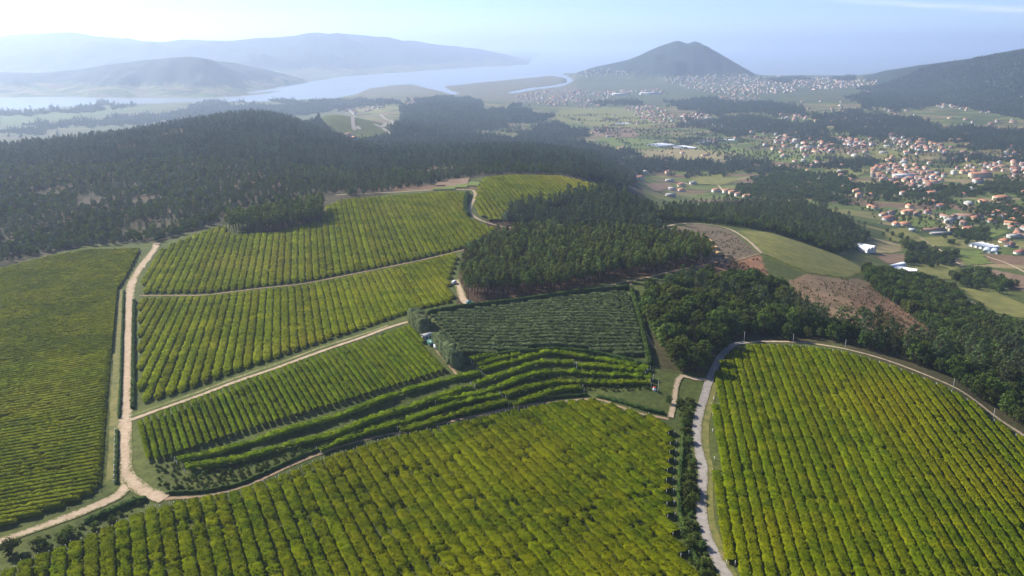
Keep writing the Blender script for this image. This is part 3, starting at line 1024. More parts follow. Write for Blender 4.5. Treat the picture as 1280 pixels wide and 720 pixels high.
def scatter_stuff(name, P, size, protos, label=None, cat=None):
    """plants nobody could count, one object"""
    me = bpy.data.meshes.new(name)
    k = len(P)
    me.vertices.add(k)
    me.vertices.foreach_set('co', np.asarray(P, np.float32).ravel())
    a = me.attributes.new('which', 'INT', 'POINT')
    a.data.foreach_set('value', RNG.integers(0, len(protos), k).astype(np.int32))
    a = me.attributes.new('turn', 'FLOAT_VECTOR', 'POINT')
    t = np.zeros((k, 3), np.float32)
    t[:, 2] = RNG.uniform(0, 6.28, k)
    t[:, :2] = RNG.normal(scale=0.04, size=(k, 2))
    a.data.foreach_set('vector', t.ravel())
    a = me.attributes.new('size', 'FLOAT_VECTOR', 'POINT')
    s = np.repeat(np.asarray(size, np.float32).reshape(-1, 1), 3, 1) * RNG.uniform(0.88, 1.12, (k, 3))
    a.data.foreach_set('vector', s.astype(np.float32).ravel())
    o = link(name, me)
    md = o.modifiers.new('scatter', 'NODES')
    md.node_group = instancer(protos)
    o['kind'] = 'stuff'
    if label:
        tag(o, label, cat)
    return o


def spots(poly, spacing, d0, d1, jit=0.48, clear=None, fray=0.0):
    """jittered grid of ground spots whose image falls inside the outline"""
    P = []
    for i in range(len(poly)):
        (a, b), (c, d) = poly[i], poly[(i + 1) % len(poly)]
        for t in np.linspace(0, 1, 4, endpoint=False):
            P.append((a + (c - a) * t, b + (d - b) * t))
    us = np.array([q[0] for q in P])
    a0, a1 = (us.min() - 640) / 1045.5 - 0.06, (us.max() - 640) / 985.0 + 0.06
    ys = np.arange(d0, d1, spacing)
    X, Y = [], []
    for y in ys:
        xs = np.arange(min(a0 * y, a1 * y, a0 * d1 if a0 < 0 else a0 * d0), a1 * y + spacing, spacing)
        X.append(xs)
        Y.append(np.full(len(xs), y))
    X, Y = np.concatenate(X), np.concatenate(Y)
    X = X + RNG.uniform(-jit, jit, len(X)) * spacing
    Y = Y + RNG.uniform(-jit, jit, len(Y)) * spacing
    Z = zat(X, Y)
    u, v = project(X, Y, Z)
    if fray:
        q = np.clip((v - HZ) / 150, 0.25, 1.2) * fray
        u = u + 22 * q * fbm(u / 16, v / 5, 3, 81)
        v = v + 7 * q * fbm(u / 14, v / 6, 3, 87)
    k = inside(u, v, poly) & (Y > d0) & (Y < d1)
    W = np.stack([X[k], Y[k], Z[k]], 1)
    if clear is not None:
        W = W[fbm(W[:, 0] / clear[0], W[:, 1] / clear[0], 3, clear[2]) < clear[1]]
    return W


CNT = {'pine': 0, 'eucalyptus': 0, 'oak': 0, 'bush': 0}


def plant(kind, P, size, name, label, group, cat='tree'):
    """single plants; in a large group the label also tells the tall, middling and small ones apart"""
    lo, hi = np.quantile(size, 0.25), np.quantile(size, 0.75)
    for q, s in zip(P, size):
        i = CNT[kind] % 3
        CNT[kind] += 1
        tm, cm_ = NEAR[kind, i]
        root = link(name, None, loc=tuple(q), rz=float(RNG.uniform(0, 6.28)), scale=float(s))
        lb = label if len(P) < 12 else label + (', one of the tallest' if s > hi else ', one of the smallest' if s < lo else ', of middling height')
        tag(root, lb, cat, group)
        link('trunk' if kind != 'bush' else 'stem', tm, root)
        link('crown' if kind != 'bush' else 'foliage', cm_, root)


def near_and_far(P, n_near):
    d = np.hypot(P[:, 0], P[:, 1])
    o = np.argsort(d)
    return P[o[:n_near]], P[o[n_near:]]


def mids(kind):
    return [PROTO[kind, 'mid', s] for s in range(3)]


def fars(kind):
    return [PROTO[kind, 'far', s] for s in range(3)]





# ------------------------------------------------------------------ vineyards
M['vine_wide'] = mat_leaf('vine_leaves_wide_plot', (0.092, 0.134, 0.0030), (0.180, 0.205, 0.0040), (0.260, 0.244, 0.0050), 0.16, 0.36, patch=(0.012, (0.213, 0.227, 0.0040), 0.5, 0.68), rnd=0.1)
M['vine_right'] = mat_leaf('vine_leaves_road_plot', (0.094, 0.136, 0.0030), (0.176, 0.205, 0.0040), (0.250, 0.238, 0.0050), 0.14, 0.36, patch=(0.010, (0.235, 0.218, 0.004), 0.48, 0.72), rnd=0.14)
M['vine_green'] = mat_leaf('vine_leaves_bright', (0.095, 0.151, 0.0060), (0.168, 0.221, 0.0080), (0.235, 0.256, 0.0090), 0.12, 0.36, rnd=0.12)
M['vine_mid'] = mat_leaf('vine_leaves_middle_plots', (0.134, 0.169, 0.0070), (0.224, 0.248, 0.0100), (0.302, 0.278, 0.0120), 0.06, 0.36, patch=(0.01, (0.246, 0.242, 0.0200), 0.52, 0.7), rnd=0.12)
M['vine_left'] = mat_leaf('vine_leaves_left_plot', (0.119, 0.151, 0.0080), (0.194, 0.218, 0.0100), (0.270, 0.242, 0.0120), 0.04, 0.36, patch=(0.008, (0.238, 0.230, 0.0200), 0.5, 0.72), rnd=0.1)
M['kiwi'] = mat_leaf('kiwi_leaves', (0.06, 0.085, 0.03), (0.115, 0.145, 0.06), (0.20, 0.22, 0.11), 0.3, 0.26, rnd=0.1)
M['hedge'] = mat_leaf('hedge_leaves', (0.04, 0.075, 0.018), (0.07, 0.11, 0.028), None, 0.2, 0.2, rnd=0.1)
M['hedge_grey'] = mat_leaf('windbreak_leaves', (0.085, 0.115, 0.05), (0.14, 0.165, 0.075), None, 0.2, 0.2, rnd=0.1)


def canopy(L, width, top, under, dens, leaf, rng, gaps=0.12, bumpy=0.25, taper=False):
    """a trained row along the line L: a lumpy canopy with leaf tufts, uneven edges and thin places"""
    _, nrm = sides(L)
    k = len(L)
    zg = zat(L[:, 0], L[:, 1])
    prof_ = [(-0.5, under), (-0.48, top * 0.97), (-0.16, top), (0.16, top), (0.48, top * 0.97), (0.5, under)]
    wv = width * (1 + 0.16 * rng.normal(size=k))
    ends = np.ones(k)
    if taper:
        e_ = np.minimum(np.arange(k), np.arange(k)[::-1]) * 0.8 / (width * 0.6)
        ends = np.sqrt(np.clip(e_, 0.02, 1.0))
    thin = vnoise(L[:, 0] / 5.5, L[:, 1] / 5.5, 31) * 0.5 + vnoise(L[:, 0] / 2.1, L[:, 1] / 2.1, 33) * 0.5
    hole = thin > (0.62 - gaps)
    rows = []
    for s, h in prof_:
        off = s * wv * ends * np.where(hole, 0.45, 1.0) + rng.normal(scale=0.12, size=k)
        hh = h * ends - np.where(hole, 0.5, 0.0) + rng.normal(scale=bumpy * 0.5, size=k)
        rows.append(np.column_stack([L[:, 0] + nrm[:, 0] * off, L[:, 1] + nrm[:, 1] * off, zg + np.maximum(hh, 0.02 if taper else 0.35)]))
    c = len(prof_)
    V1 = np.stack(rows, 1).reshape(-1, 3)
    ii = (np.arange(k - 1)[:, None] * c + np.arange(c - 1)[None]).ravel()
    F1 = np.stack([ii, ii + c, ii + c + 1, ii + 1], 1)
    t1 = np.repeat(rng.uniform(0.75, 1.0, k), c)
    ln = np.linalg.norm(np.diff(L[:, :2], axis=0), axis=1).sum()
    nl = int(ln * width * dens)
    s = rng.uniform(0, k - 1.001, nl)
    i = s.astype(int)
    f = (s - i)[:, None]
    B = L[i] * (1 - f) + L[i + 1] * f
    nn = nrm[i]
    o = rng.uniform(-0.54, 0.54, nl)
    keep = ~(hole[i] & (rng.uniform(size=nl) < 0.7))
    x, y = B[:, 0] + nn[:, 0] * o * width * ends[i], B[:, 1] + nn[:, 1] * o * width * ends[i]
    lump = vnoise(x / 1.3, y / 1.3, 41)
    h = top * ends[i] + 0.06 + lump * bumpy + rng.normal(scale=0.10, size=nl) - np.where(np.abs(o) > 0.48, rng.uniform(0, top - under, nl), 0)
    C = np.column_stack([x, y, zat(x, y) + h])[keep]
    N = rng.normal(scale=0.5, size=(nl, 3)) + (0, 0, 1.0)
    V2, F2 = quads(C, N[keep], leaf * rng.uniform(0.7, 1.35, keep.sum()), rng, 0.9)
    pl = 0.5 * vnoise(C[:, 0] / 2.6, C[:, 1] / 2.6, 51) + 0.5 * vnoise(C[:, 0] / 11, C[:, 1] / 11, 52)
    t2 = np.repeat((1.0 + 0.22 * pl) * rng.uniform(0.62, 1.35, len(C)), 4)
    return np.vstack([V1, V2]), np.vstack([F1, F2 + len(V1)]), np.concatenate([t1, t2])


post_mb = MB()
post_mb.box((0, 0, 0.85), (0.16, 0.16, 2.3))
POST = post_mb.mesh('end_post', M['concrete'])


def runs(mask, minlen):
    out, st = [], None
    for i, mval in enumerate(mask):
        if mval and st is None:
            st = i
        if (not mval or i == len(mask) - 1) and st is not None:
            e = i if not mval else i + 1
            if e - st >= minlen:
                out.append((st, e))
            st = None
    return out


ORD1 = 'first second third fourth fifth sixth seventh eighth ninth tenth eleventh twelfth thirteenth fourteenth fifteenth sixteenth seventeenth eighteenth nineteenth'.split()
TENS = 'twenty thirty forty fifty sixty seventy eighty'.split()
NAMED = {}


def nth(n):
    if n < 20:
        return ORD1[n - 1]
    t, u = divmod(n, 10)
    return TENS[t - 2][:-1] + 'ieth' if u == 0 else TENS[t - 2] + '-' + ORD1[u - 1]


def counted(text, group):
    """'{} row from ...' with the row's place counted from a thing one can find"""
    NAMED[group] = NAMED.get(group, 0) + 1
    return text.format(nth(NAMED[group]))


ROWN = {}


def vine_row(L, width, mat, label, group, dens, leaf, posts=True, name='vine_row', cat='vine row', top=1.95, under=1.0, bumpy=0.25, gaps=0.1, taper=False):
    rng = np.random.default_rng(int(abs(L[0, 0] * 13 + L[0, 1] * 7)) + len(L))
    V, F, t = canopy(L, width, top, under, dens, leaf, rng, gaps, bumpy, taper)
    org = np.array((L[0, 0], L[0, 1], zat(L[0, 0], L[0, 1])))
    o = link(name, mesh_np(name, V - org, F, mat, tint=t), loc=tuple(org))
    tag(o, counted(label, group) if '{}' in label else label, cat, group)
    if posts:
        d, nrm = sides(L)
        for e, sg in ((0, -1), (-1, 1)):
            for s in (-0.42, 0.42):
                q = L[e, :2] + d[e] * sg * 0.5 + nrm[e] * s * width
                link('end_post', POST, o, loc=(q[0] - org[0], q[1] - org[1], float(zat(q[0], q[1])) - org[2]))
    ROWN[group] = ROWN.get(group, 0) + 1
    return o


def pencil_rows(poly, vp, vref, u0, u1, du, v0, v1):
    """rows of one plot: image lines through the plot's vanishing point, laid on the ground, cut at the plot's outline"""
    out = []
    u = u0
    while u <= u1:
        vv = np.linspace(v0, v1, int(abs(v1 - v0) * 3))
        uu = vp[0] + (u - vp[0]) * (vv - vp[1]) / (vref - vp[1])
        msk = inside(uu, vv, poly)
        for s, e in runs(msk, 6):
            W = ground(uu[s:e], vv[s:e])
            out.append(W)
        u += du
    return out


def resample(W, step):
    s = np.concatenate([[0], np.cumsum(np.linalg.norm(np.diff(W[:, :2], axis=0), axis=1))])
    k = max(3, int(s[-1] / step) + 1)
    t = np.linspace(0, s[-1], k)
    return np.stack([np.interp(t, s, W[:, j]) for j in range(3)], 1)


def length(W):
    return np.linalg.norm(np.diff(W[:, :2], axis=0), axis=1).sum()


def spacing_of(rows):
    """metres between neighbouring rows, measured at their middles"""
    ms = []
    for a, b in zip(rows[:-1], rows[1:]):
        m_ = a[len(a) // 2, :2]
        ms.append(np.linalg.norm(b[:, :2] - m_, axis=1).min())
    return float(np.median(ms))


P_BF = [(-120, 790), (-20, 737), (30, 707), (70, 692), (110, 676), (190, 640), (240, 629), (290, 620), (340, 604), (400, 580), (480, 554), (560, 536), (640, 517), (700, 506), (740, 503),
        (790, 518), (836, 530), (841, 560), (836, 600), (838, 650), (852, 690), (875, 735), (900, 790)]
P_RF = [(894, 472), (900, 457), (915, 442), (940, 434), (990, 435), (1050, 442), (1110, 459), (1170, 482), (1215, 506), (1250, 534), (1285, 556), (1400, 650), (1500, 790), (955, 790),
        (925, 728), (907, 695), (897, 655), (895, 600), (896, 560), (893, 520)]
P_F2 = [(174, 532), (180, 527), (280, 489), (400, 446), (512, 410), (558, 465), (430, 505), (340, 531), (205, 575), (188, 580), (178, 560)]
P_ML = [(175, 374), (174, 400), (175, 450), (175, 507), (220, 494), (280, 472), (400, 430), (500, 396), (530, 386), (560, 380), (567, 374), (560, 355), (575, 315.5), (520, 329.5), (447, 344.5),
        (380, 357.5), (325, 363.5), (259, 371.5)]
P_MU = [(176, 368.5), (259, 367.5), (325, 359.5), (380, 353.5), (447, 340.5), (520, 325.5), (582, 310.5), (612, 293), (622, 287), (600, 279), (583, 272), (582, 255), (585, 241), (560, 240), (480, 246),
        (430, 250), (407, 258), (403, 277), (345, 291), (288, 294), (279, 282), (250, 292), (210, 308), (197, 320), (183, 342)]
P_FP = [(599, 234), (606, 223), (640, 220), (700, 221), (752, 233), (745, 245), (700, 256), (628, 276), (612, 277), (597, 268), (594, 255)]
P_LF = [(-300, 440), (0, 338), (60, 323), (110, 314), (176, 313), (163, 340), (149, 362), (144, 400), (140, 450), (136, 500), (133, 560), (130, 607), (116, 620), (60, 642), (0, 662), (-150, 715), (-400, 800)]
P_KW = [(536, 397), (560, 393), (640, 383), (720, 372), (784, 366), (797, 405), (808, 455), (780, 449), (740, 441), (690, 437), (640, 441), (600, 448), (583, 452), (570, 430), (550, 410)]

rows = pencil_rows(P_BF, (120, 40), 670, -230, 1180, 19.2, 500, 790)
w_bf = spacing_of(rows)
for W in reversed(rows):
    if length(W) > 7:
        vine_row(resample(W, 0.9), w_bf * 0.81, M['vine_wide'], '{} broad vine row from the paved-road side in the big plot below the terraces', 'vine rows of the plot below the terraces', 12.0, 0.38, gaps=0.2, bumpy=0.3)
rows = pencil_rows(P_RF, (805, 20), 560, 890, 1330, 12.3, 430, 790)
w_rf = spacing_of(rows)
for W in rows:
    if length(W) > 7:
        vine_row(resample(W, 0.9), w_rf * 0.81, M['vine_right'], '{} yellow-green vine row from the paved road in the plot it winds round', 'vine rows beside the paved road', 10.0, 0.40, gaps=0.09, bumpy=0.22)
rows = pencil_rows(P_F2, (20, -110), 515, 60, 660, 9.3, 405, 585)
w_f2 = spacing_of(rows)
for W in rows:
    if length(W) > 7:
        vine_row(resample(W, 0.9), w_f2 * 0.62, M['vine_green'], '{} bright green vine row from the straight dirt road in the wedge plot', 'vine rows of the wedge plot', 9.0, 0.42, posts=False, gaps=0.07, bumpy=0.34)
rows = pencil_rows(P_ML, (352, 110), 430, 60, 700, 11.0, 312, 510)
w_ml = spacing_of(rows)
for W in rows:
    if length(W) > 9:
        vine_row(resample(W, 1.2), w_ml * 0.8, M['vine_mid'], '{} olive vine row from the straight dirt road, between diagonal track and cross path', 'vine rows above the diagonal track', 5.0, 0.58, posts=False, gaps=0.04, taper=True)
rows = pencil_rows(P_MU, (376, 20), 295, 100, 720, 7.7, 238, 369)
w_mu = spacing_of(rows)
for W in rows:
    if length(W) > 12:
        vine_row(resample(W, 1.6), w_mu * 0.8, M['vine_mid'], '{} olive vine row from the straight dirt road, between cross path and forest', 'vine rows below the forest edge', 3.4, 0.72, posts=False, gaps=0.05, taper=True)
rows = pencil_rows(P_FP, (480, 60), 250, 560, 800, 6.2, 219, 278)
w_fp = spacing_of(rows)
for W in rows:
    if length(W) > 12:
        vine_row(resample(W, 2.2), w_fp * 0.7, M['vine_mid'], '{} vine row from the bend of the far dirt road on the rounded rise', 'vine rows on the far rise', 1.8, 0.95, posts=False, gaps=0.03)


def parallel_rows(poly, az, pitch, d0, d1, step):
    """straight parallel rows in metres: direction az (degrees from +Y), cut at the plot's outline"""
    Wp = ground([q[0] for q in poly], [q[1] for q in poly])[:, :2]
    d = np.array((math.sin(R(az)), math.cos(R(az))))
    nn = np.array((d[1], -d[0]))
    s, t = Wp @ nn, Wp @ d
    out = []
    for o in np.arange(s.min(), s.max(), pitch):
        tt = np.arange(t.min(), t.max(), step)
        x, y = nn[0] * o + d[0] * tt, nn[1] * o + d[1] * tt
        ok = y > 60
        x, y, = x[ok], y[ok]
        z = zat(x, y)
        u, v = project(x, y, z)
        msk = inside(u, v, poly) & (y > d0) & (y < d1)
        for a, b in runs(msk, 6):
            out.append(np.stack([x[a:b], y[a:b], z[a:b]], 1))
    return out


rows = parallel_rows(P_LF, 66, 2.75, 60, 900, 1.2)
rows = [W for W in rows if length(W) > 8]
rows.sort(key=lambda W: np.hypot(W[:, 0], W[:, 1]).min())
far_parts = []
for i, W in enumerate(rows):
    if W[:, 0].max() < -0.66 * W[W[:, 0].argmax(), 1] - 25:
        far_parts.append(W)
        continue
    if i < 62:
        vine_row(W, 2.05, M['vine_left'], '{} narrow vine row up from the lower dirt road in the striped plot', 'vine rows left of the dirt road', 4.0, 0.55, posts=False, gaps=0.04, under=0.7, taper=True)
    else:
        far_parts.append(W)
VV, FF, TT, b0 = [], [], [], 0
for W in far_parts:
    rng = np.random.default_rng(int(abs(W[0, 1] * 7)))
    V, F, t = canopy(resample(W, 1.8), 2.05, 1.95, 0.7, 2.2, 0.75, rng, 0.02)
    VV.append(V)
    FF.append(F + b0)
    TT.append(t)
    b0 += len(V)
o = link('vine_rows_beyond', mesh_np('vine_rows_beyond', np.vstack(VV), np.vstack(FF), M['vine_left'], tint=np.concatenate(TT)))
o['kind'] = 'stuff'
tag(o, 'hazy far half of the striped vineyard left of the pale dirt road', 'vineyard')

for W in parallel_rows(P_KW, 86.5, 4.7, 200, 700, 1.2):
    if length(W) > 8:
        vine_row(W, 3.5, M['kiwi'], '{} dark grey-green row up from the terraces in the hedged orchard', 'rows of the hedged orchard', 4.5, 0.7, posts=False, name='orchard_row', cat='orchard row', gaps=0.14, bumpy=0.45, top=2.1)

# terraced bands that curve along the slope
BANDS = [
    [(588, 453), (604, 449), (620, 446)], [(595, 459), (625, 451), (650, 445)],
    [(600, 466), (640, 455), (670, 446), (690, 443), (720, 447), (760, 453), (810, 464)],
    [(592, 484), (632, 470), (670, 457), (690, 455), (716, 456)], [(722, 460), (757, 461), (806, 467)],
    [(545, 503), (595, 496), (625, 486), (660, 473), (695, 467), (732, 469), (770, 471), (815, 475)],
    [(630, 497), (660, 488), (695, 481), (740, 481), (780, 481), (812, 481)],
    [(640, 510), (675, 497), (702, 489), (728, 488)],
    [(222, 579), (260, 571), (300, 560), (340, 548), (390, 533), (440, 517), (500, 494), (545, 481), (600, 469)],
    [(232, 588), (283, 580), (367, 558), (418, 546), (470, 525), (515, 511), (560, 495), (590, 485)],
    [(400, 566), (425, 556), (470, 540), (520, 525), (560, 511), (600, 501), (625, 497)],
    [(500, 541), (550, 527), (600, 513), (634, 505)],
]
BAND_AT = ['tucked under the windbreak corner of the orchard hedge', 'second below the orchard hedge, short, at the windbreak', 'longest one directly below the curved orchard hedge', 'broken off halfway, below the longest one',
           'short one near the white tank, below the longest one', 'running from the wedge plot to the white tank', 'ending at the white tank, last but one', 'short lowest one above the long low hedge',
           'directly under the edge of the wedge plot', 'second under the edge of the wedge plot', 'third under the wedge plot, beginning above the low hedge', 'low short one hugging the long low hedge']
for pts, where in zip(BANDS, BAND_AT):
    L = smooth_line(ground([q[0] for q in pts], [q[1] for q in pts]), 0.9)
    vine_row(L, 3.7, M['vine_green'], 'curving green terrace vine band, ' + where, 'vine bands on the terraces', 9.0, 0.42, gaps=0.32, bumpy=0.55)
print('ROWS', ROWN, [round(q, 2) for q in (w_bf, w_rf, w_f2, w_ml, w_mu, w_fp)])


def hedge(pts, width, top, mat, label, group=None, dens=8, leaf=0.5, name='hedge', cat='hedge', bumpy=0.4):
    L = smooth_line(ground([q[0] for q in pts], [q[1] for q in pts]), 0.8)
    rng = np.random.default_rng(len(L))
    V, F, t = canopy(L, width, top, 0.0, dens, leaf, rng, 0.0, bumpy, True)
    _, nrm = sides(L)
    # leaves on both flanks too
    nl = int(length(L) * top * 2 * dens)
    s = rng.integers(0, len(L), nl)
    sd = rng.choice([-1, 1], nl)
    en = np.sqrt(np.clip(np.minimum(s, len(L) - 1 - s) * 0.8 / (width * 0.6), 0.02, 1.0))
    off = sd * width * en * rng.uniform(0.42, 0.58, nl)
    x, y = L[s, 0] + nrm[s, 0] * off + rng.normal(scale=0.3, size=nl), L[s, 1] + nrm[s, 1] * off
    C = np.column_stack([x, y, zat(x, y) + rng.uniform(0.05, top, nl) * en])
    N = np.column_stack([nrm[s] * sd[:, None], np.full(nl, 0.4)]) + rng.normal(scale=0.5, size=(nl, 3))
    V2, F2 = quads(C, N, leaf * rng.uniform(0.7, 1.3, nl), rng, 0.9)
    F = np.vstack([F, F2 + len(V)])
    V = np.vstack([V, V2])
    t = np.concatenate([t, np.repeat(rng.uniform(0.75, 1.2, nl), 4)])
    org = np.array((L[0, 0], L[0, 1], zat(L[0, 0], L[0, 1])))
    o = link(name, mesh_np(name, V - org, F, mat, tint=t), loc=tuple(org))
    return tag(o, label, cat, group)


hedge([(533, 394), (560, 389), (640, 379), (720, 368), (786, 361)], 2.0, 2.6, M['hedge'], 'long clipped hedge between the orchard and the pine grove')
hedge([(789, 361), (798, 395), (805, 425), (812, 458)], 2.0, 2.4, M['hedge'], 'straight hedge on the orchard side next to the dirt track')
hedge([(582, 455), (600, 450), (640, 443), (690, 439), (740, 443), (780, 451), (812, 460)], 1.6, 2.0, M['hedge'], 'low curved hedge between the orchard and the terraces')
hedge([(515, 399), (524, 408), (533, 420)], 6.0, 7.5, M['hedge_grey'], 'tall grey-green windbreak at the end of the pale diagonal track', dens=6, leaf=0.6, cat='windbreak', name='windbreak', bumpy=1.2)
hedge([(545, 428), (556, 440), (566, 452), (575, 462)], 6.0, 7.0, M['hedge_grey'], 'tall grey-green windbreak between the wedge plot and the orchard', dens=6, leaf=0.6, cat='windbreak', name='windbreak', bumpy=1.2)
hedge([(155, 364), (153, 420), (151, 480), (149, 524)], 0.8, 1.1, M['hedge'], 'low clipped hedge along the straight dirt road before the gap', dens=8, leaf=0.4)
hedge([(147, 538), (146, 570), (145, 606)], 0.8, 1.1, M['hedge'], 'low clipped hedge along the straight dirt road near the fork', dens=8, leaf=0.4)
hedge([(168, 376), (167, 420), (167, 470), (166, 512)], 1.2, 1.6, M['hedge'], 'rough hedge between the straight dirt road and the olive vines', dens=8, leaf=0.5)
hedge([(206, 618), (250, 616), (288, 609), (330, 593), (380, 570), (440, 549), (520, 532), (600, 514), (680, 499), (735, 494)], 1.0, 1.0, M['hedge'], 'long low hedge above the reddish track under the terraces', dens=8, leaf=0.4)
hedge([(745, 496), (775, 503), (805, 512), (832, 518)], 1.6, 1.2, M['hedge'], 'short hedge beside the grassy corner near the paved road', dens=8, leaf=0.4)
hedge([(185, 624), (160, 632), (130, 645), (105, 656)], 2.0, 1.6, M['hedge'], 'scruffy hedge below the fork of the dirt road', dens=7, leaf=0.5)
hedge([(854, 520), (853, 560), (849, 610), (851, 650), (865, 690), (885, 730)], 1.2, 1.2, M['hedge'], 'thin hedge along the edge of the big vine plot by the paved road', dens=8, leaf=0.4)
hedge([(585, 242), (582, 252), (582, 264), (585, 270)], 3.0, 2.6, M['hedge'], 'dark hedge inside the bend of the far dirt road', dens=4, leaf=0.8)
hedge([(583, 311), (598, 307), (612, 302)], 4.0, 4.0, M['hedge'], 'dark thicket at the corner of the vines beside the pine grove', dens=4, leaf=0.8, cat='thicket', name='thicket')
# ------------------------------------------------------------------ woods
P_GROVE = [(577, 374), (640, 371), (700, 365), (760, 352), (820, 341), (870, 333), (893, 327), (886, 316), (860, 306), (800, 299), (740, 296), (680, 296), (640, 298), (610, 309), (588, 324), (577, 345)]
P_BLOCK = [(284, 293), (345, 291), (402, 279), (406, 262), (395, 262), (345, 272), (300, 279), (282, 284)]
P_WOOD = [(808, 372), (850, 356), (900, 352), (940, 350), (975, 366), (1000, 395), (1012, 418), (985, 421), (940, 421), (917, 425), (898, 440), (880, 462), (862, 468), (838, 464), (822, 452), (816, 425), (808, 395)]
P_STRIP = [(1000, 405), (1060, 418), (1110, 432), (1160, 440), (1200, 448), (1240, 440), (1300, 430), (1450, 470), (1450, 650), (1290, 543), (1240, 509), (1180, 468), (1110, 443), (1050, 428), (1000, 422)]
P_SIDE = [(1080, 340), (1120, 345), (1160, 352), (1190, 368), (1210, 388), (1250, 404), (1300, 420), (1300, 440), (1240, 452), (1205, 448), (1165, 418), (1135, 392), (1105, 372), (1085, 357)]
P_C = [(628, 279), (640, 258), (690, 254), (710, 243), (750, 240), (790, 252), (820, 272), (825, 290), (740, 292), (680, 290)]
P_D = [(790, 270), (830, 272), (860, 264), (930, 257), (1000, 258), (1050, 272), (1085, 296), (1072, 312), (1045, 318), (1005, 303), (965, 291), (925, 284), (868, 277), (830, 280)]

pine_g = spots(P_GROVE, 4.3, 380, 900)
near, rest = near_and_far(pine_g, 200)
plant('pine', near, RNG.uniform(0.64, 0.92, len(near)), 'pine_tree', 'green pine with reddish trunk in the grove above the orchard', 'pines of the grove above the orchard')
scatter_stuff('pine_grove', rest, RNG.uniform(0.6, 0.86, len(rest)), mids('pine'), 'deep green mass of pine crowns filling the back of the grove above the orchard', 'pine grove')
pb = spots(P_BLOCK, 3.8, 500, 1100)
near, rest = near_and_far(pb, 60)
plant('pine', near, RNG.uniform(0.75, 0.95, len(near)), 'pine_tree', 'pine of the square block cutting into the olive vines', 'pines of the square block')
if len(rest):
    scatter_stuff('pine_block', rest, RNG.uniform(0.75, 0.95, len(rest)), mids('pine'), 'square block of dark young pines cutting into the olive vines', 'pine block')

wd = spots(P_WOOD, 6.2, 280, 800)
near, rest = near_and_far(wd, 150)
plant('oak', near, RNG.uniform(0.65, 1.45, len(near)), 'broadleaf_tree', 'bushy tree in the wood beside the paved road bend', 'trees of the wood beside the paved road')
sel = RNG.uniform(size=len(rest)) < 0.35
scatter_stuff('mixed_wood', rest[~sel], RNG.uniform(0.85, 1.3, (~sel).sum()), mids('oak'), 'dense dark green wood between the pine grove and the paved road', 'wood')
plant('eucalyptus', rest[sel][:40], RNG.uniform(0.55, 0.85, min(40, sel.sum())), 'eucalyptus_tree', 'slender tree in the wood near the reddish clearing', 'slender trees of the wood')
st = spots(P_STRIP, 6.0, 260, 900)
near, rest = near_and_far(st, 130)
plant('oak', near, RNG.uniform(0.65, 1.1, len(near)), 'broadleaf_tree', 'leafy tree in the belt behind the right vine plot', 'trees of the belt behind the right vine plot')
scatter_stuff('tree_belt', rest, RNG.uniform(0.7, 1.15, len(rest)), mids('oak') + mids('eucalyptus')[:1], 'mixed green tree belt falling away behind the right vine plot', 'tree belt')
sd = spots(P_SIDE, 5.8, 350, 1300)
scatter_stuff('slope_wood', sd, RNG.uniform(0.7, 1.1, len(sd)), mids('oak'), 'green wood on the slope between the brown clearing and the valley fields', 'wood')
cc = spots(P_C, 5.8, 500, 1300)
near, rest = near_and_far(cc, 60)
plant('eucalyptus', near, RNG.uniform(0.42, 0.62, len(near)), 'eucalyptus_tree', 'dark tree between the pine grove and the far rise', 'trees between the grove and the far rise')
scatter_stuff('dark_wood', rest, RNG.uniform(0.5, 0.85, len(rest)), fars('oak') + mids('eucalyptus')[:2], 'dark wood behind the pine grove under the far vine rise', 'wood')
dd = spots(P_D, 6.2, 550, 1700)
scatter_stuff('valley_wood', dd, RNG.uniform(0.6, 1.0, len(dd)), mids('oak') + mids('eucalyptus')[:1] + mids('oak'), 'dense wood running along the back of the ploughed clearing', 'wood')

# forest covering the hill on the left, and the woods of the valley
P_HILL = [(-700, 400), (-300, 395), (0, 330), (60, 316), (110, 307), (190, 303), (250, 286), (278, 276), (282, 272), (345, 266), (400, 255), (430, 246), (480, 240), (540, 231), (560, 226), (605, 220),
          (640, 217), (700, 218), (755, 229), (778, 240), (800, 225), (775, 212), (760, 200), (700, 187), (660, 183), (640, 172), (600, 164), (540, 172), (500, 170), (470, 172), (440, 178), (415, 165),
          (390, 140), (300, 130), (-700, 130)]
hl = spots(P_HILL, 5.7, 430, 2350, clear=(60, 0.8, 21), fray=0.08)
hl = np.vstack([hl, spots([(60, 314), (110, 308), (192, 304), (250, 288), (279, 279), (270, 268), (180, 290), (60, 300)], 6.5, 430, 900)])
hu, hv = project(hl[:, 0], hl[:, 1], hl[:, 2])
hl = hl[~inside(hu, hv, [(268, 272), (300, 262), (345, 256), (400, 244), (432, 240), (430, 252), (406, 262), (345, 274), (284, 288)])]
hl = hl[(hl[:, 2] > 8)]
d = hl[:, 1]
k1 = d < 1000
mixk = vnoise(hl[:, 0] / 60, hl[:, 1] / 60, 77) > 0.1
scatter_stuff('hill_forest', hl[k1 & ~mixk], RNG.uniform(0.38, 0.75, (k1 & ~mixk).sum()), fars('oak') + mids('oak') + mids('pine')[:1], 'bluish pine forest edge above the left vineyards', 'forest')
scatter_stuff('hill_forest', hl[k1 & mixk], RNG.uniform(0.32, 0.6, (k1 & mixk).sum()), mids('eucalyptus') + fars('oak'), 'darker eucalyptus stands in the forest above the left vineyards', 'forest')
k2 = ~k1
scatter_stuff('far_forest', hl[k2], RNG.uniform(0.4, 0.85, k2.sum()), fars('oak') + fars('eucalyptus')[:1], 'hazy blue forest rolling over the hill crest towards the river', 'forest')

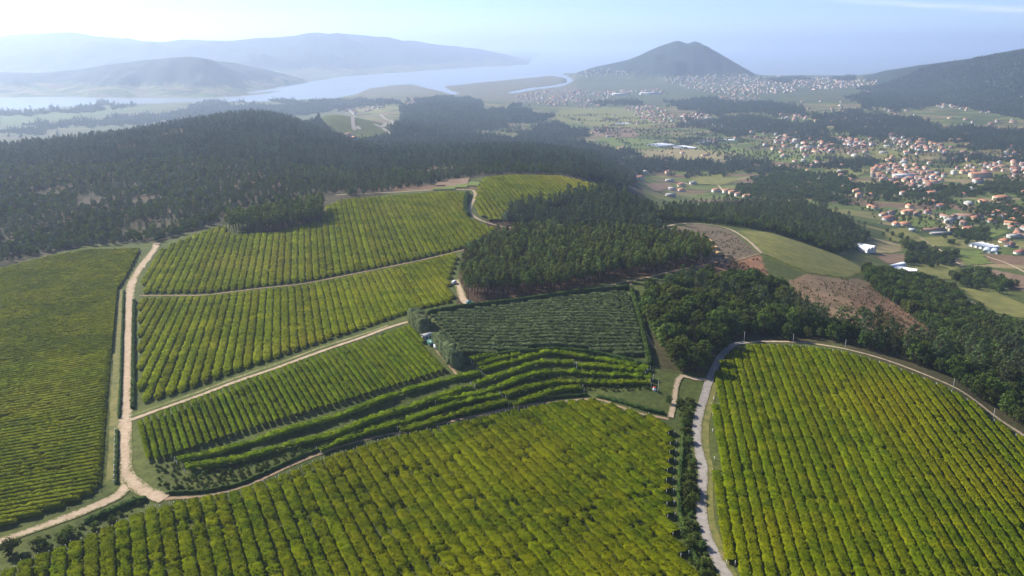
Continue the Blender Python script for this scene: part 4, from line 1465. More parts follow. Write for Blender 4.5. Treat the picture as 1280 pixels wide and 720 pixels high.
FAR_WOODS = [
    ([(495, 160), (500, 140), (515, 126), (560, 121), (600, 126), (607, 140), (612, 150), (640, 148), (690, 146), (690, 152), (640, 158), (605, 164), (540, 172), (500, 170)], 9, 1600, 4600, 0.9),
    ([(600, 140), (640, 134), (680, 140), (670, 147), (610, 148)], 9, 2500, 4600, 0.8),
    ([(640, 166), (690, 158), (740, 163), (745, 170), (700, 180), (650, 182)], 9, 1800, 3200, 0.9),
    ([(690, 185), (730, 180), (760, 188), (800, 200), (870, 204), (935, 204), (960, 212), (940, 220), (880, 219), (835, 213), (800, 222), (765, 205)], 7, 1300, 2600, 0.8),
    ([(940, 222), (960, 210), (1000, 214), (1040, 222), (1080, 232), (1085, 240), (1040, 252), (985, 254), (950, 246), (915, 240), (945, 232)], 7, 1200, 2300, 0.8),
    ([(1000, 205), (1040, 200), (1090, 206), (1080, 212), (1020, 212)], 8, 1700, 2800, 0.7),
    ([(830, 178), (880, 172), (920, 176), (900, 180), (850, 182)], 8, 2000, 3000, 0.7),
    ([(850, 150), (900, 147), (960, 150), (1010, 158), (1050, 170), (1060, 178), (1010, 178), (960, 168), (900, 166), (860, 158)], 10, 2000, 4000, 0.9),
    ([(830, 128), (880, 122), (960, 128), (1000, 136), (1000, 146), (900, 144), (840, 138)], 12, 2800, 5500, 1.0),
    ([(740, 128), (800, 126), (800, 132), (750, 133)], 12, 3300, 5200, 0.9),
    ([(1000, 146), (1080, 140), (1130, 148), (1180, 160), (1280, 165), (1400, 170), (1400, 200), (1280, 190), (1180, 180), (1110, 172), (1060, 165)], 9, 1900, 4200, 0.9),
    ([(1090, 232), (1140, 240), (1200, 236), (1260, 228), (1330, 236), (1330, 246), (1230, 246), (1170, 254), (1110, 250)], 7, 1200, 2200, 0.75),
    ([(1060, 205), (1090, 203), (1100, 209), (1075, 212)], 7, 1700, 2600, 0.7),
    ([(1180, 196), (1240, 195), (1290, 196), (1290, 202), (1190, 203)], 8, 1700, 3000, 0.7),
    ([(1210, 262), (1260, 255), (1300, 262), (1300, 276), (1250, 282), (1225, 275)], 8, 1000, 1900, 0.7),
    ([(1130, 330), (1150, 312), (1172, 318), (1176, 327), (1150, 332)], 5.5, 700, 1500, 0.9),
    ([(1190, 360), (1200, 345), (1228, 348), (1232, 358), (1205, 362)], 5.5, 650, 1400, 0.9),
    ([(1232, 362), (1244, 352), (1262, 358), (1266, 366), (1245, 367)], 5.5, 650, 1400, 0.85),
    ([(1192, 300), (1200, 290), (1225, 293), (1232, 300), (1205, 304)], 6, 850, 1700, 0.8),
    ([(1100, 304), (1108, 299), (1118, 303), (1115, 307)], 6, 800, 1700, 0.6),
    ([(0, 168), (40, 158), (100, 150), (80, 158), (40, 172)], 10, 2200, 3600, 0.9), ([(-60, 142), (40, 141), (110, 134), (170, 131), (170, 133.5), (90, 138), (0, 146), (-60, 150)], 11, 3000, 4400, 1.3),
    ([(60, 160), (120, 150), (240, 138), (330, 134), (420, 131), (440, 138), (330, 146), (240, 150), (120, 162)], 11, 2000, 4300, 0.8),
    ([(230, 131), (300, 129), (420, 127), (425, 131), (320, 134), (240, 136)], 12, 3000, 4600, 0.9),
    ([(400, 128), (450, 122), (500, 124), (500, 130), (450, 134), (410, 136)], 12, 3000, 5200, 0.7),
    ([(960, 100), (1000, 97), (1010, 100), (975, 103)], 14, 5500, 7900, 1.0), ([(1040, 98), (1070, 96), (1075, 100), (1048, 101)], 14, 5000, 7900, 1.2),
    ([(1060, 120), (1130, 112), (1180, 126), (1150, 140), (1080, 136)], 13, 3000, 5200, 1.0),
]
WP = [[], []]
for poly, sp, d0, d1, sc in FAR_WOODS:
    P = spots(poly, sp, d0, d1, fray=1.0)
    c_ = 0 if np.mean([q[1] for q in poly]) > 225 else 1
    WP[c_].append(np.column_stack([P, np.full(len(P), sc) * RNG.uniform(0.75, 1.2, len(P))]))
for c_, nm, lb in ((0, 'valley_trees', 'clumps of round green trees among the valley fields and farmhouses'), (1, 'far_woods', 'dark blue-green woods scattered over the hazy far plain')):
    A = np.vstack(WP[c_])
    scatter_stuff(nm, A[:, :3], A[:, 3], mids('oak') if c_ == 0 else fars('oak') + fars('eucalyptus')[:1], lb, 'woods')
# woods on the slopes of the right-hand hill and the cone-shaped hill
slopes = []
for poly, sp, d0, d1 in (([(1070, 112), (1140, 86), (1210, 76), (1290, 62), (1420, 40), (1420, 160), (1280, 150), (1180, 130), (1110, 118)], 13, 2900, 5200),):
    slopes.append(spots(poly, sp, d0, d1))
A = np.vstack(slopes)
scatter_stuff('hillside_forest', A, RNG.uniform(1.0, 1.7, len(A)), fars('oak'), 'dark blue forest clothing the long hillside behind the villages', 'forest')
# single trees and hedgerows in the plain
A = spots([(690, 140), (850, 128), (1000, 150), (1280, 175), (1280, 400), (1180, 350), (1060, 250), (950, 200), (800, 190)], 14, 1000, 3600)
A = A[(A[:, 2] < 62) & (fbm(A[:, 0] / 80, A[:, 1] / 50, 3, 61) > 0.05)]
scatter_stuff('field_trees', A, RNG.uniform(0.25, 0.7, len(A)), mids('oak'), 'scattered small trees and bushes along the edges of the valley fields', 'trees')
print('TREES', len(pine_g), len(pb), len(wd), len(st), len(sd), len(cc), len(dd), len(hl), [len(np.vstack(q)) for q in WP])

# undergrowth on the terrace steps, verges and clearings
US = []
for poly, sp, sc, d0, d1 in (
        ([(200, 605), (250, 590), (330, 573), (420, 552), (500, 525), (560, 505), (640, 480), (690, 462), (760, 462), (815, 472), (815, 488), (740, 490), (690, 494), (600, 510), (500, 533), (400, 562), (330, 590), (270, 610), (215, 615)], 1.9, 0.42, 200, 600),
        ([(188, 588), (196, 582), (330, 545), (330, 550), (210, 600), (200, 612)], 2.4, 0.4, 200, 600),
        ([(846, 500), (866, 500), (862, 560), (868, 600), (868, 650), (876, 680), (896, 720), (905, 745), (880, 745), (858, 690), (850, 650), (852, 600), (856, 560)], 1.7, 0.5, 150, 500),
        ([(20, 700), (60, 668), (110, 657), (180, 628), (188, 634), (110, 672), (40, 706)], 2.8, 0.55, 150, 500),
        ([(990, 355), (1060, 350), (1100, 365), (1170, 425), (1110, 424), (1050, 405), (1000, 385)], 7.5, 0.4, 350, 900),
        ([(840, 292), (905, 290), (945, 314), (900, 325)], 6.5, 0.3, 400, 1000),
        ([(1040, 380), (1110, 395), (1175, 430), (1150, 436), (1080, 415)], 5.0, 0.6, 350, 900),
        ([(640, 382), (720, 371), (790, 358), (790, 362), (720, 377), (640, 386)], 3.4, 0.5, 300, 700)):
    P = spots(poly, sp, d0, d1)
    US.append(np.column_stack([P, sc * RNG.uniform(0.5, 1.4, len(P))]))
A = np.vstack(US)
scatter_stuff('undergrowth', A[:, :3], A[:, 3], mids('bush'), 'low dark scrub on the terrace steps, clearings and road verges', 'scrub')
P = spots([(848, 500), (868, 500), (864, 560), (870, 600), (870, 650), (878, 685), (898, 722), (880, 730), (860, 690), (854, 650), (856, 600), (858, 560)], 3.3, 150, 500)
plant('bush', P, RNG.uniform(0.4, 1.7, len(P)), 'roadside_bush', 'leafy bush on the strip beside the paved road', 'bushes along the paved road', 'bush')
for (u, v, s, lb) in ((84, 672, 2.0, 'large rounded bush beside the dirt road below the fork'), (14, 692, 2.1, 'large rounded bush at the lower end of the dirt road'),
                      (48, 684, 1.5, 'middling bush between the two large bushes under the dirt road'), (862, 618, 2.2, 'tallest round bush casting its shadow on the paved road'),
                      (120, 660, 1.0, 'small bush next to the scruffy hedge under the fork')):
    plant('bush', ground(u, v), [s], 'round_bush', lb, None, 'bush')
for (u, v, s, k, lb) in ((903, 437, 0.9, 'oak', 'leafy tree overhanging the bend of the paved road'), (862, 452, 0.45, 'oak', 'small bright green tree in the shade at the road junction'),
                         (985, 425, 1.05, 'oak', 'big pale green tree standing out of the belt behind the right vine plot'), (836, 505, 0.4, 'oak', 'small tree at the grassy corner of the terraces')):
    plant(k, ground(u, v), [s], 'broadleaf_tree', lb, None)

P = spots([(930, 291), (962, 293), (1000, 304), (1048, 320), (1078, 338), (1055, 346), (1010, 340), (960, 319)], 3.0, 400, 1200)
P = P[fbm(P[:, 0] / 18, P[:, 1] / 18, 3, 95) > 0.0]
scatter_stuff('meadow_tufts', P, RNG.uniform(0.06, 0.22, len(P)), mids('bush'), 'rough grass tufts and weeds on the sloping meadow', 'grass')
M['dry_leaf'] = mat_leaf('dry_scrub', (0.14, 0.095, 0.045), (0.23, 0.165, 0.075), (0.11, 0.12, 0.035), 0.1, 0.2)
DRY = [proto('bush', s + 5, 0.5, M['dry_leaf']) for s in range(2)]
US = []
for poly, sp, sc, d0, d1 in (([(990, 352), (1060, 346), (1100, 362), (1140, 395), (1180, 428), (1110, 424), (1050, 405), (1000, 385)], 3.2, 0.3, 350, 900),
                             ([(1075, 385), (1130, 395), (1185, 430), (1140, 434), (1090, 412)], 2.6, 0.5, 350, 900), ([(870, 332), (950, 322), (960, 345), (900, 352)], 3.0, 0.5, 350, 900),
                             ([(832, 290), (905, 287), (948, 315), (900, 327)], 3.4, 0.28, 400, 1000)):
    P = spots(poly, sp, d0, d1)
    P = P[fbm(P[:, 0] / 14, P[:, 1] / 14, 3, 91) > -0.15]
    US.append(np.column_stack([P, sc * RNG.uniform(0.4, 1.5, len(P))]))
A = np.vstack(US)
scatter_stuff('dry_scrub', A[:, :3], A[:, 3], DRY, 'brown dry scrub and felling debris on the cleared slopes', 'scrub')
# ------------------------------------------------------------------ houses, farm buildings
def house_parts(w, d, h, rh, hip=0.0, over=0.45):
    """walls with gables and a tiled roof of two (or four) slopes; ridge along x"""
    wall = MB()
    hx, hy = w / 2, d / 2
    V = [(-hx, -hy, -1.5), (hx, -hy, -1.5), (hx, hy, -1.5), (-hx, hy, -1.5), (-hx, -hy, h), (hx, -hy, h), (hx, hy, h), (-hx, hy, h)]
    F = [(0, 1, 5, 4), (1, 2, 6, 5), (2, 3, 7, 6), (3, 0, 4, 7)]
    if hip < 0.01:
        V += [(-hx, 0, h + rh * 0.97), (hx, 0, h + rh * 0.97)]
        F += [(4, 7, 8), (6, 5, 9)]
    wall.add(V, F)
    roof = MB()
    ox, oy = hx + over, hy + over
    zo = h - rh * over / hy
    rx = ox - hip * hy
    for t, s in ((0.0, 1), (0.22, 1)):
        roof.add([(-ox, -oy, zo + t), (ox, -oy, zo + t), (ox, oy, zo + t), (-ox, oy, zo + t), (-rx, 0, h + rh + t), (rx, 0, h + rh + t)],
                 [(0, 1, 5, 4), (2, 3, 4, 5), (1, 2, 5), (3, 0, 4)] if hip > 0.01 else [(0, 1, 5, 4), (2, 3, 4, 5)])
    e = len(roof.v) - 6
    roof.f += [(0, 1, e + 1, e), (2, 3, e + 3, e + 2)]
    roof.m += [0, 0]
    if hip < 0.01:
        roof.f += [(1, 5, e + 5, e + 1), (5, 2, e + 2, e + 5), (3, 4, e + 4, e + 3), (4, 0, e, e + 4)]
        roof.m += [0, 0, 0, 0]
    else:
        roof.f += [(1, 2, e + 2, e + 1), (3, 0, e, e + 3)]
        roof.m += [0, 0]
    return wall, roof


HM = {}


def house_mesh(w, d, h, rh, hip, wm, rm):
    key = (w, d, h, rh, hip, wm, rm)
    if key not in HM:
        a, b = house_parts(w, d, h, rh, hip)
        HM[key] = (a.mesh('wall', M[wm]), b.mesh('roof', M[rm]))
    return HM[key]


win_mb = MB()
win_mb.box((0, 0, 0), (1.1, 0.10, 1.3), 0)
win_mb.box((0, -0.03, -0.72), (1.3, 0.2, 0.1), 1)
WIN = win_mb.mesh('window', [M['glass'], M['white_wall']])
door_mb = MB()
door_mb.box((0, 0, 1.05), (1.1, 0.12, 2.1))
DOOR = door_mb.mesh('door', M['door'])
chim_mb = MB()
chim_mb.box((0, 0, 0), (0.7, 0.7, 1.6))
chim_mb.box((0, 0, 0.88), (0.9, 0.9, 0.12))
CHIM = chim_mb.mesh('chimney', M['white_wall'])


def build_house(P, rz, dims, wm, rm, label, group=None, detail=False, name='house', cat='house', hip=0.0):
    w, d, h, rh = dims
    wall, roof = house_mesh(w, d, h, rh, hip, wm, rm)
    root = link(name, None, loc=tuple(float(q) for q in P), rz=rz)
    tag(root, label, cat, group)
    link('wall', wall, root)
    ro = link('roof', roof, root)
    if detail:
        if rm != 'roof_grey':
            link('chimney', CHIM, ro, loc=(w * 0.22, d * 0.16, h + rh + 0.3))
        for fl in range(max(1, int(h // 2.7))):
            nwin = max(2, int(w // 3.2))
            for i in range(nwin):
                x = -w / 2 + (i + 0.5) * w / nwin
                for sy, rr in ((-1, 0), (1, math.pi)):
                    if fl == 0 and i == nwin // 2 and sy == -1:
                        link('door', DOOR, root, loc=(x, -d / 2 - 0.04, 0))
                    else:
                        link('window', WIN, root, loc=(x, sy * (d / 2 + 0.02), 1.6 + fl * 2.8), rz=rr)
            for sx, rr in ((-1, -math.pi / 2), (1, math.pi / 2)):
                link('window', WIN, root, loc=(sx * (w / 2 + 0.02), 0, 1.6 + fl * 2.8), rz=rr)
    return root


NEAR_HOUSES = [
    (1110, 276, 0.5, (15, 11, 5.8, 2.6), 'grey_wall', 'roof_red', 0.6, 'two-storey house with dark red roof beside the valley meadow'),
    (1138, 267, -0.3, (13, 10, 5.6, 1.6), 'cream_wall', 'roof_orange', 0.6, 'cream house standing alone behind the round bright vine patch'),
    (1131, 282, 0.2, (14, 11, 3.6, 2.8), 'cream_wall', 'roof_orange', 1.0, 'low house with broad bright orange roof in the valley meadow'),
    (1140, 289, -0.5, (8, 6, 2.8, 1.0), 'grey_wall', 'plastic_grey', 0.0, 'small shed with pale blue roof next to the orange-roofed house'),
    (1186, 279, 0.1, (11, 9, 5.6, 2.0), 'white_wall', 'roof_grey', 0.0, 'white house with pale roof at the end of the village lane'),
    (1191, 274, 0.4, (9, 8, 5.2, 2.0), 'white_wall', 'roof_red', 0.0, 'narrow white house beside the long warehouse'),
    (1186, 286, 0.3, (8, 6, 3.0, 1.6), 'cream_wall', 'roof_grey', 0.0, 'little cream outbuilding beside the long barns'),
    (1211, 287, -0.15, (15, 10, 3.0, 2.2), 'cream_wall', 'roof_red', 1.0, 'low house with flat-looking red roof above the tree clump'),
    (1255, 303, 0.7, (13, 10, 3.6, 2.6), 'cream_wall', 'roof_orange', 1.0, 'orange-roofed house beside the white greenhouses'),
    (1262, 308, 0.7, (14, 9, 3.4, 2.2), 'grey_wall', 'roof_red', 0.0, 'dark red roofed house touching the orange-roofed one'),
    (1274, 317, 0.6, (13, 9, 3.4, 2.4), 'white_wall', 'roof_red', 1.0, 'red-roofed house above the curved garden rows'),
    (1268, 297, 0.1, (18, 9, 4.0, 1.2), 'white_wall', 'roof_grey', 0.0, 'long white house with pale grey roof beside the village lane'),
    (1252, 250, 0.15, (26, 15, 6.0, 3.0), 'cream_wall', 'roof_orange', 1.0, 'big farmhouse with wide orange roof near the main lane'),
    (1225, 222, 0.05, (44, 13, 9.0, 3.0), 'cream_wall', 'roof_orange', 0.5, 'long apartment block with salmon roof at the edge of the village'),
    (1222, 229, 0.1, (16, 13, 8.0, 3.0), 'white_wall', 'roof_red', 1.0, 'tall white house with red roof in front of the apartment block'),
    (800, 224, 0.2, (13, 10, 5.0, 2.2), 'white_wall', 'roof_orange', 0.6, 'white house with orange roof below the far vine rise'),
    (793, 220, 0.5, (11, 9, 4.5, 2.0), 'white_wall', 'roof_red', 0.6, 'white house with red roof tucked against the wood below the far rise'),
    (807, 217, -0.2, (10, 8, 5.5, 1.5), 'white_wall', 'roof_grey', 0.0, 'white box house with grey roof below the far rise'),
    (837, 227, 0.1, (16, 9, 4.0, 1.5), 'white_wall', 'roof_grey', 0.0, 'long white house with grey roof on the lane below the wood'),
    (851, 233, 0.9, (13, 10, 5.0, 2.5), 'cream_wall', 'roof_orange', 1.0, 'house with vivid orange roof in the hamlet behind the grove'),
    (852, 239, 0.4, (11, 9, 4.0, 2.2), 'white_wall', 'roof_orange', 1.0, 'low orange-roofed house at the lower edge of the hamlet'),
    (840, 238, -0.3, (14, 9, 4.5, 1.6), 'white_wall', 'roof_grey', 0.0, 'white house with pale roof in the middle of the hamlet'),
    (838, 246, 0.2, (15, 10, 4.5, 1.6), 'grey_wall', 'roof_grey', 0.0, 'grey-roofed barn at the lower end of the hamlet'),
    (835, 217, 0.3, (11, 10, 5.0, 2.4), 'cream_wall', 'roof_red', 1.0, 'red-roofed house alone at the edge of the dark wood'),
    (866, 230, 0.6, (12, 9, 4.0, 1.6), 'white_wall', 'roof_grey', 0.0, 'pale house at the end of the hamlet lane'),
    (895, 240, 0.3, (13, 10, 5.0, 2.2), 'white_wall', 'roof_orange', 0.8, 'white house with orange roof at the near end of the wooded hamlet row'),
    (908, 241, 0.2, (12, 9, 5.0, 2.2), 'white_wall', 'roof_orange', 0.8, 'second white house with orange roof along the wooded hamlet row'),
    (916, 242, 0.1, (14, 9, 4.5, 2.2), 'cream_wall', 'roof_orange', 0.8, 'third house with orange roof along the wooded hamlet row'),
    (923, 245, 0.4, (12, 9, 5.0, 2.2), 'white_wall', 'roof_brown', 0.8, 'white house with brown roof in the wooded hamlet row'),
    (934, 248, 0.2, (14, 10, 5.0, 2.4), 'white_wall', 'roof_orange', 0.8, 'white house with orange roof at the far end of the wooded hamlet row'),
    (994, 238, 0.2, (12, 9, 4.5, 2.0), 'cream_wall', 'roof_orange', 0.8, 'cream house with orange roof among the trees behind the wood'),
    (1010, 232, 0.4, (13, 10, 4.5, 2.2), 'white_wall', 'roof_orange', 0.8, 'white house with orange roof in a gap of the valley trees'),
    (1023, 227, 0.6, (11, 10, 5.0, 1.8), 'white_wall', 'roof_grey', 0.0, 'pale house above the gap in the valley trees'),
    (1052, 236, 0.1, (11, 9, 4.0, 2.2), 'cream_wall', 'roof_orange', 1.0, 'small orange-roofed house on the edge of the valley trees'),
    (1071, 240, 0.3, (13, 9, 4.0, 2.2), 'cream_wall', 'roof_orange', 1.0, 'orange-roofed house beside the yellowish trees'),
    (1090, 245, 0.2, (13, 10, 4.5, 2.0), 'white_wall', 'roof_orange', 0.8, 'white house with orange roof below the first village'),
    (1165, 243, 0.1, (18, 11, 4.5, 2.4), 'white_wall', 'roof_orange', 0.8, 'long white house with orange roof under the village road'),
    (1150, 240, 0.0, (30, 14, 5.0, 1.5), 'grey_wall', 'roof_grey', 0.0, 'wide grey shed below the village road'),
    (1105, 399, 0.0, (7, 5, 2.6, 1.0), 'white_wall', 'roof_grey', 0.0, 'tiny white hut in the wood below the brown clearing'),
]
NH = ground([q[0] for q in NEAR_HOUSES], [q[1] for q in NEAR_HOUSES])
for q, P in zip(NEAR_HOUSES, NH):
    if q[0] == 1105:
        continue
    build_house(P, q[2], q[3], q[4], q[5], q[7], None, True, 'house' if 'shed' not in q[7] and 'barn' not in q[7] else 'farm_shed', 'house' if 'shed' not in q[7] and 'barn' not in q[7] else 'shed', q[6])
for (u, v, rz, dims, wm, rm, lb) in (
        (1166, 289, 0.12, (34, 8, 3.4, 1.4), 'cream_wall', 'roof_brown', 'long low barn with brown roof in the valley meadow'),
        (1176, 293, 0.12, (30, 7, 2.8, 1.0), 'grey_wall', 'roof_grey', 'second long low barn with grey roof in front of the brown one'),
        (1211, 273, -0.25, (36, 16, 5.0, 2.0), 'white_wall', 'roof_brown', 'long white warehouse with pinkish brown roof by the village lane')):
    build_house(ground(u, v)[0], rz, dims, wm, rm, lb, None, True, 'barn', 'barn')


def tunnel_house(u, v, rz, bays, w, ln, h, mat, label):
    """greenhouse: parallel plastic tunnels, each with end walls"""
    P = ground(u, v)[0]
    root = link('greenhouse', None, loc=tuple(P), rz=rz)
    tag(root, label, 'greenhouse')
    sec = [(-0.5, -1.0), (-0.5, 0.45), (-0.38, 0.8), (-0.18, 0.97), (0, 1.0), (0.18, 0.97), (0.38, 0.8), (0.5, 0.45), (0.5, -1.0)]
    mb = MB()
    V = [(s * w, y, z * h) for y in (-ln / 2, 0, ln / 2) for s, z in sec]
    c = len(sec)
    F = [(j * c + i, j * c + i + 1, (j + 1) * c + i + 1, (j + 1) * c + i) for j in (0, 1) for i in range(c - 1)]
    F += [tuple(range(c)), tuple(reversed(range(2 * c, 3 * c)))]
    mb.add(V, F)
    me = mb.mesh('tunnel', mat)
    for i in range(bays):
        link('tunnel', me, root, loc=((i - (bays - 1) / 2) * w * 1.01, 0, 0))
    rib = MB()
    rib.box((0, 0, h * 0.5), (0.25, ln * 1.005, h * 0.08))
    gm = rib.mesh('gutter', M['concrete'])
    for i in range(bays + 1):
        link('gutter', gm, root, loc=((i - bays / 2) * w * 1.01, 0, 0))


tunnel_house(1069, 309, 0.72, 3, 7.5, 40, 4.0, M['plastic'], 'long white three-bay greenhouse beside the dark wood')
tunnel_house(1130, 339, 0.85, 2, 7.0, 24, 3.6, M['plastic'], 'white two-bay greenhouse beside the ploughed brown field')
tunnel_house(1121, 333, -1.0, 1, 7.0, 24, 3.2, M['plastic'], 'single white tunnel behind the ploughed brown field')
tunnel_house(1229, 309, -1.2, 4, 7.0, 24, 3.8, M['plastic'], 'broad white greenhouse beside the orange-roofed houses')
tunnel_house(1238, 315, -0.6, 2, 8.0, 20, 4.0, M['plastic_grey'], 'blue-grey greenhouse next to the broad white one')
tunnel_house(825, 182, -0.9, 6, 9.0, 70, 4.0, M['plastic'], 'wide white greenhouse nearest the wood on the far plain')
tunnel_house(856, 185, -1.1, 7, 9.0, 40, 4.0, M['plastic'], 'square white greenhouse in the middle of the far plain')
tunnel_house(880, 179, -0.5, 3, 9.0, 80, 4.5, M['plastic'], 'slim white greenhouse pointing away on the far plain')
tunnel_house(895, 176, -1.45, 3, 9.0, 110, 4.0, M['plastic_grey'], 'long grey-green greenhouse behind the slim white one')
tunnel_house(778, 155, -1.3, 3, 9.0, 50, 4.0, M['plastic'], 'lone white greenhouse among the far green fields')

# villages: (outline, number of houses, how they are told from other villages)
VILLAGES = [
    ([(690, 150), (850, 135), (960, 160), (1100, 190), (1280, 192), (1290, 300), (1230, 280), (1180, 300), (1100, 285), (1060, 230), (950, 205), (880, 215), (800, 200)], 95, 'standing apart among the valley fields'),
    ([(900, 130), (1100, 118), (1200, 150), (1280, 150), (1280, 200), (1100, 205), (980, 190), (880, 160)], 90, 'scattered on the wooded edge of the plain'),
    ([(1080, 212), (1110, 206), (1150, 207), (1175, 214), (1185, 224), (1160, 236), (1120, 236), (1095, 226)], 62, 'in the valley village with the blue-roofed hall'),
    ([(1190, 212), (1230, 205), (1300, 206), (1300, 218), (1262, 224), (1245, 214), (1200, 220)], 34, 'in the village around the salmon-roofed apartment block'),
    ([(1230, 262), (1275, 270), (1300, 285), (1280, 300), (1262, 290)], 12, 'among the gardens behind the broad white greenhouse'),
    ([(965, 172), (990, 162), (1015, 168), (1045, 182), (1040, 192), (1010, 190), (975, 184)], 46, 'in the hamlet above the long field tracks'),
    ([(1045, 172), (1080, 176), (1100, 182), (1060, 186)], 20, 'in the hamlet below the straight bright road'),
    ([(1112, 168), (1135, 170), (1150, 178), (1190, 184), (1185, 191), (1140, 188), (1115, 180)], 40, 'in the pale village at the foot of the dark woods'),
    ([(1020, 145), (1060, 140), (1100, 152), (1110, 162), (1085, 162), (1040, 155)], 48, 'in the hamlet ringed by dark woods'),
    ([(965, 140), (1000, 142), (1015, 148), (975, 149)], 20, 'in the narrow row in front of the dark woods'),
    ([(780, 134), (815, 132), (838, 140), (845, 152), (825, 156), (800, 150)], 60, 'in the village at the end of the green plain'),
    ([(850, 143), (885, 140), (890, 148), (870, 156), (850, 152)], 30, 'in the hamlet beside the village on the plain'),
    ([(870, 152), (910, 158), (930, 166), (900, 164)], 18, 'in the row along the plain road'),
    ([(1130, 124), (1180, 124), (1230, 126), (1300, 120), (1300, 146), (1230, 142), (1170, 134)], 80, 'in the village on the dark right-hand hillside'),
    ([(1075, 111), (1110, 110), (1130, 116), (1090, 119)], 26, 'at the foot of the long hillside'),
    ([(645, 120), (680, 113), (730, 113), (765, 118), (770, 128), (740, 136), (690, 132), (655, 128)], 130, 'in the river village on the far plain'),
    ([(750, 114), (830, 112), (835, 118), (770, 121)], 40, 'in the pale strip at the end of the river village'),
    ([(820, 98), (870, 94), (940, 93), (1000, 97), (1060, 97), (1098, 101), (1090, 108), (1030, 112), (960, 118), (900, 118), (860, 110)], 330, 'in the town under the cone-shaped hill'),
    ([(860, 124), (940, 118), (960, 126), (900, 130)], 40, 'on the road to the town under the cone-shaped hill'),
    ([(425, 138), (470, 132), (480, 135), (440, 145)], 16, 'beside the motorway junction'), ([(505, 126), (530, 126), (528, 130), (508, 131)], 8, 'on the wooded knoll by the river'),
    ([(420, 170), (440, 168), (445, 174), (425, 177)], 6, 'in the clearing behind the forest hill'), ([(700, 88), (760, 86), (800, 92), (740, 98)], 26, 'at the seaward foot of the cone-shaped hill'),
]
STY = [('cream_wall', 'roof_orange'), ('grey_wall', 'roof_brown'), ('white_wall', 'roof_orange'), ('white_wall', 'roof_orange'), ('white_wall', 'roof_red'), ('cream_wall', 'roof_orange'), ('white_wall', 'roof_grey'), ('white_wall', 'roof_brown'), ('grey_wall', 'roof_red')]
STYW = {'white_wall': 'white', 'cream_wall': 'cream', 'grey_wall': 'grey'}
DIM = [(11, 8.5, 4.2, 2.3), (12.5, 9.5, 3.8, 2.5), (9, 8, 4.6, 2.2), (16, 9, 3.6, 2.3), (10, 9, 6.2, 2.2), (8, 6, 3.0, 1.3), (20, 9, 4.0, 1.5)]
ALLH = []
for vi, (poly, nh, where) in enumerate(VILLAGES):
    nh = int(nh * (1.6 if np.mean([q[1] for q in poly]) < 170 else 1.15))
    lo, hi = np.min(poly, 0), np.max(poly, 0)
    got, tries = [], 0
    P0 = np.column_stack([RNG.uniform(lo[0], hi[0], nh * 12), RNG.uniform(lo[1], hi[1], nh * 12)])
    P0 = P0[inside(P0[:, 0], P0[:, 1], poly)]
    W = ground(P0[:, 0], P0[:, 1])
    for w_ in W:
        if len(got) >= nh:
            break
        if w_[2] < 1.5 or not np.isfinite(w_).all():
            continue
        if all((w_[0] - g[0]) ** 2 + (w_[1] - g[1]) ** 2 > 16 ** 2 for g in got):
            got.append(w_)
    street = RNG.uniform(0, 3.14)
    for g in got:
        ALLH.append((g, vi, int(RNG.integers(0, len(STY))), int(RNG.integers(0, len(DIM))), street + float(RNG.choice([0, 1.57])) + float(RNG.normal(scale=0.2))))
ALLH.sort(key=lambda q: np.hypot(q[0][0], q[0][1]))
stuff_mb = {}
for i, (P, vi, st_, di, rz) in enumerate(ALLH):
    wm, rm = STY[st_]
    if i < 258:
        lb = f"{STYW[wm]} house with {rm.split('_')[1]} roof {VILLAGES[vi][2]}"
        build_house(P, rz, DIM[di], wm, rm, lb, f'houses {VILLAGES[vi][2]}', False, 'house', 'house', 0.8 if di % 2 else 0.0)
    else:
        big = 1.25 if P[1] > 4500 else 1.1
        wl_, rf_ = house_parts(*[q * big for q in DIM[di]], 0.0)
        ca, sa = math.cos(rz), math.sin(rz)
        for part, mname in ((wl_, wm), (rf_, rm)):
            tgt = stuff_mb.setdefault('all', MB())
            mats_ = ['white_wall', 'cream_wall', 'grey_wall', 'roof_orange', 'roof_red', 'roof_grey', 'roof_brown']
            tgt.add([(x * ca - y * sa + P[0], x * sa + y * ca + P[1], z + P[2]) for x, y, z in part.v], part.f, mats_.index(mname))
o = link('far_town_houses', stuff_mb['all'].mesh('far_town_houses', [M[q] for q in ['white_wall', 'cream_wall', 'grey_wall', 'roof_orange', 'roof_red', 'roof_grey', 'roof_brown']]))
o['kind'] = 'stuff'
tag(o, 'countless pale houses of the hazy towns on the far plain and slopes', 'town')
# blue-roofed hall and big sheds in the villages
for (u, v, rz, dims, rm, lb) in ((1130, 222, 0.0, (42, 16, 6, 2), 'plastic_grey', 'long hall with blue-grey roof in the valley village'), (1010, 186, 0.3, (40, 18, 6, 2), 'roof_grey', 'big grey-roofed shed in the hamlet above the field tracks'),
                                 (775, 119, 0.1, (90, 40, 9, 3), 'plastic', 'very large white hall beside the river village'), (812, 118, 0.2, (120, 35, 9, 3), 'plastic', 'longest white hall at the end of the river village')):
    build_house(ground(u, v)[0], rz, dims, 'white_wall', rm, lb, None, False, 'hall', 'hall')

# ------------------------------------------------------------------ things by the vineyard tracks
def wheel(root, x, y, r, w):
    mb = MB()
    mb.tube([(x, y - w / 2, r), (x, y + w / 2, r)], [r, r], 12)
    wh = link('wheel', mb.mesh('wheel', M['tyre']), root)
    rim = MB()
    rim.tube([(x, y - w / 2 - 0.02, r), (x, y + w / 2 + 0.02, r)], [r * 0.55, r * 0.55], 10)
    link('rim', rim.mesh('rim', M['concrete']), wh)


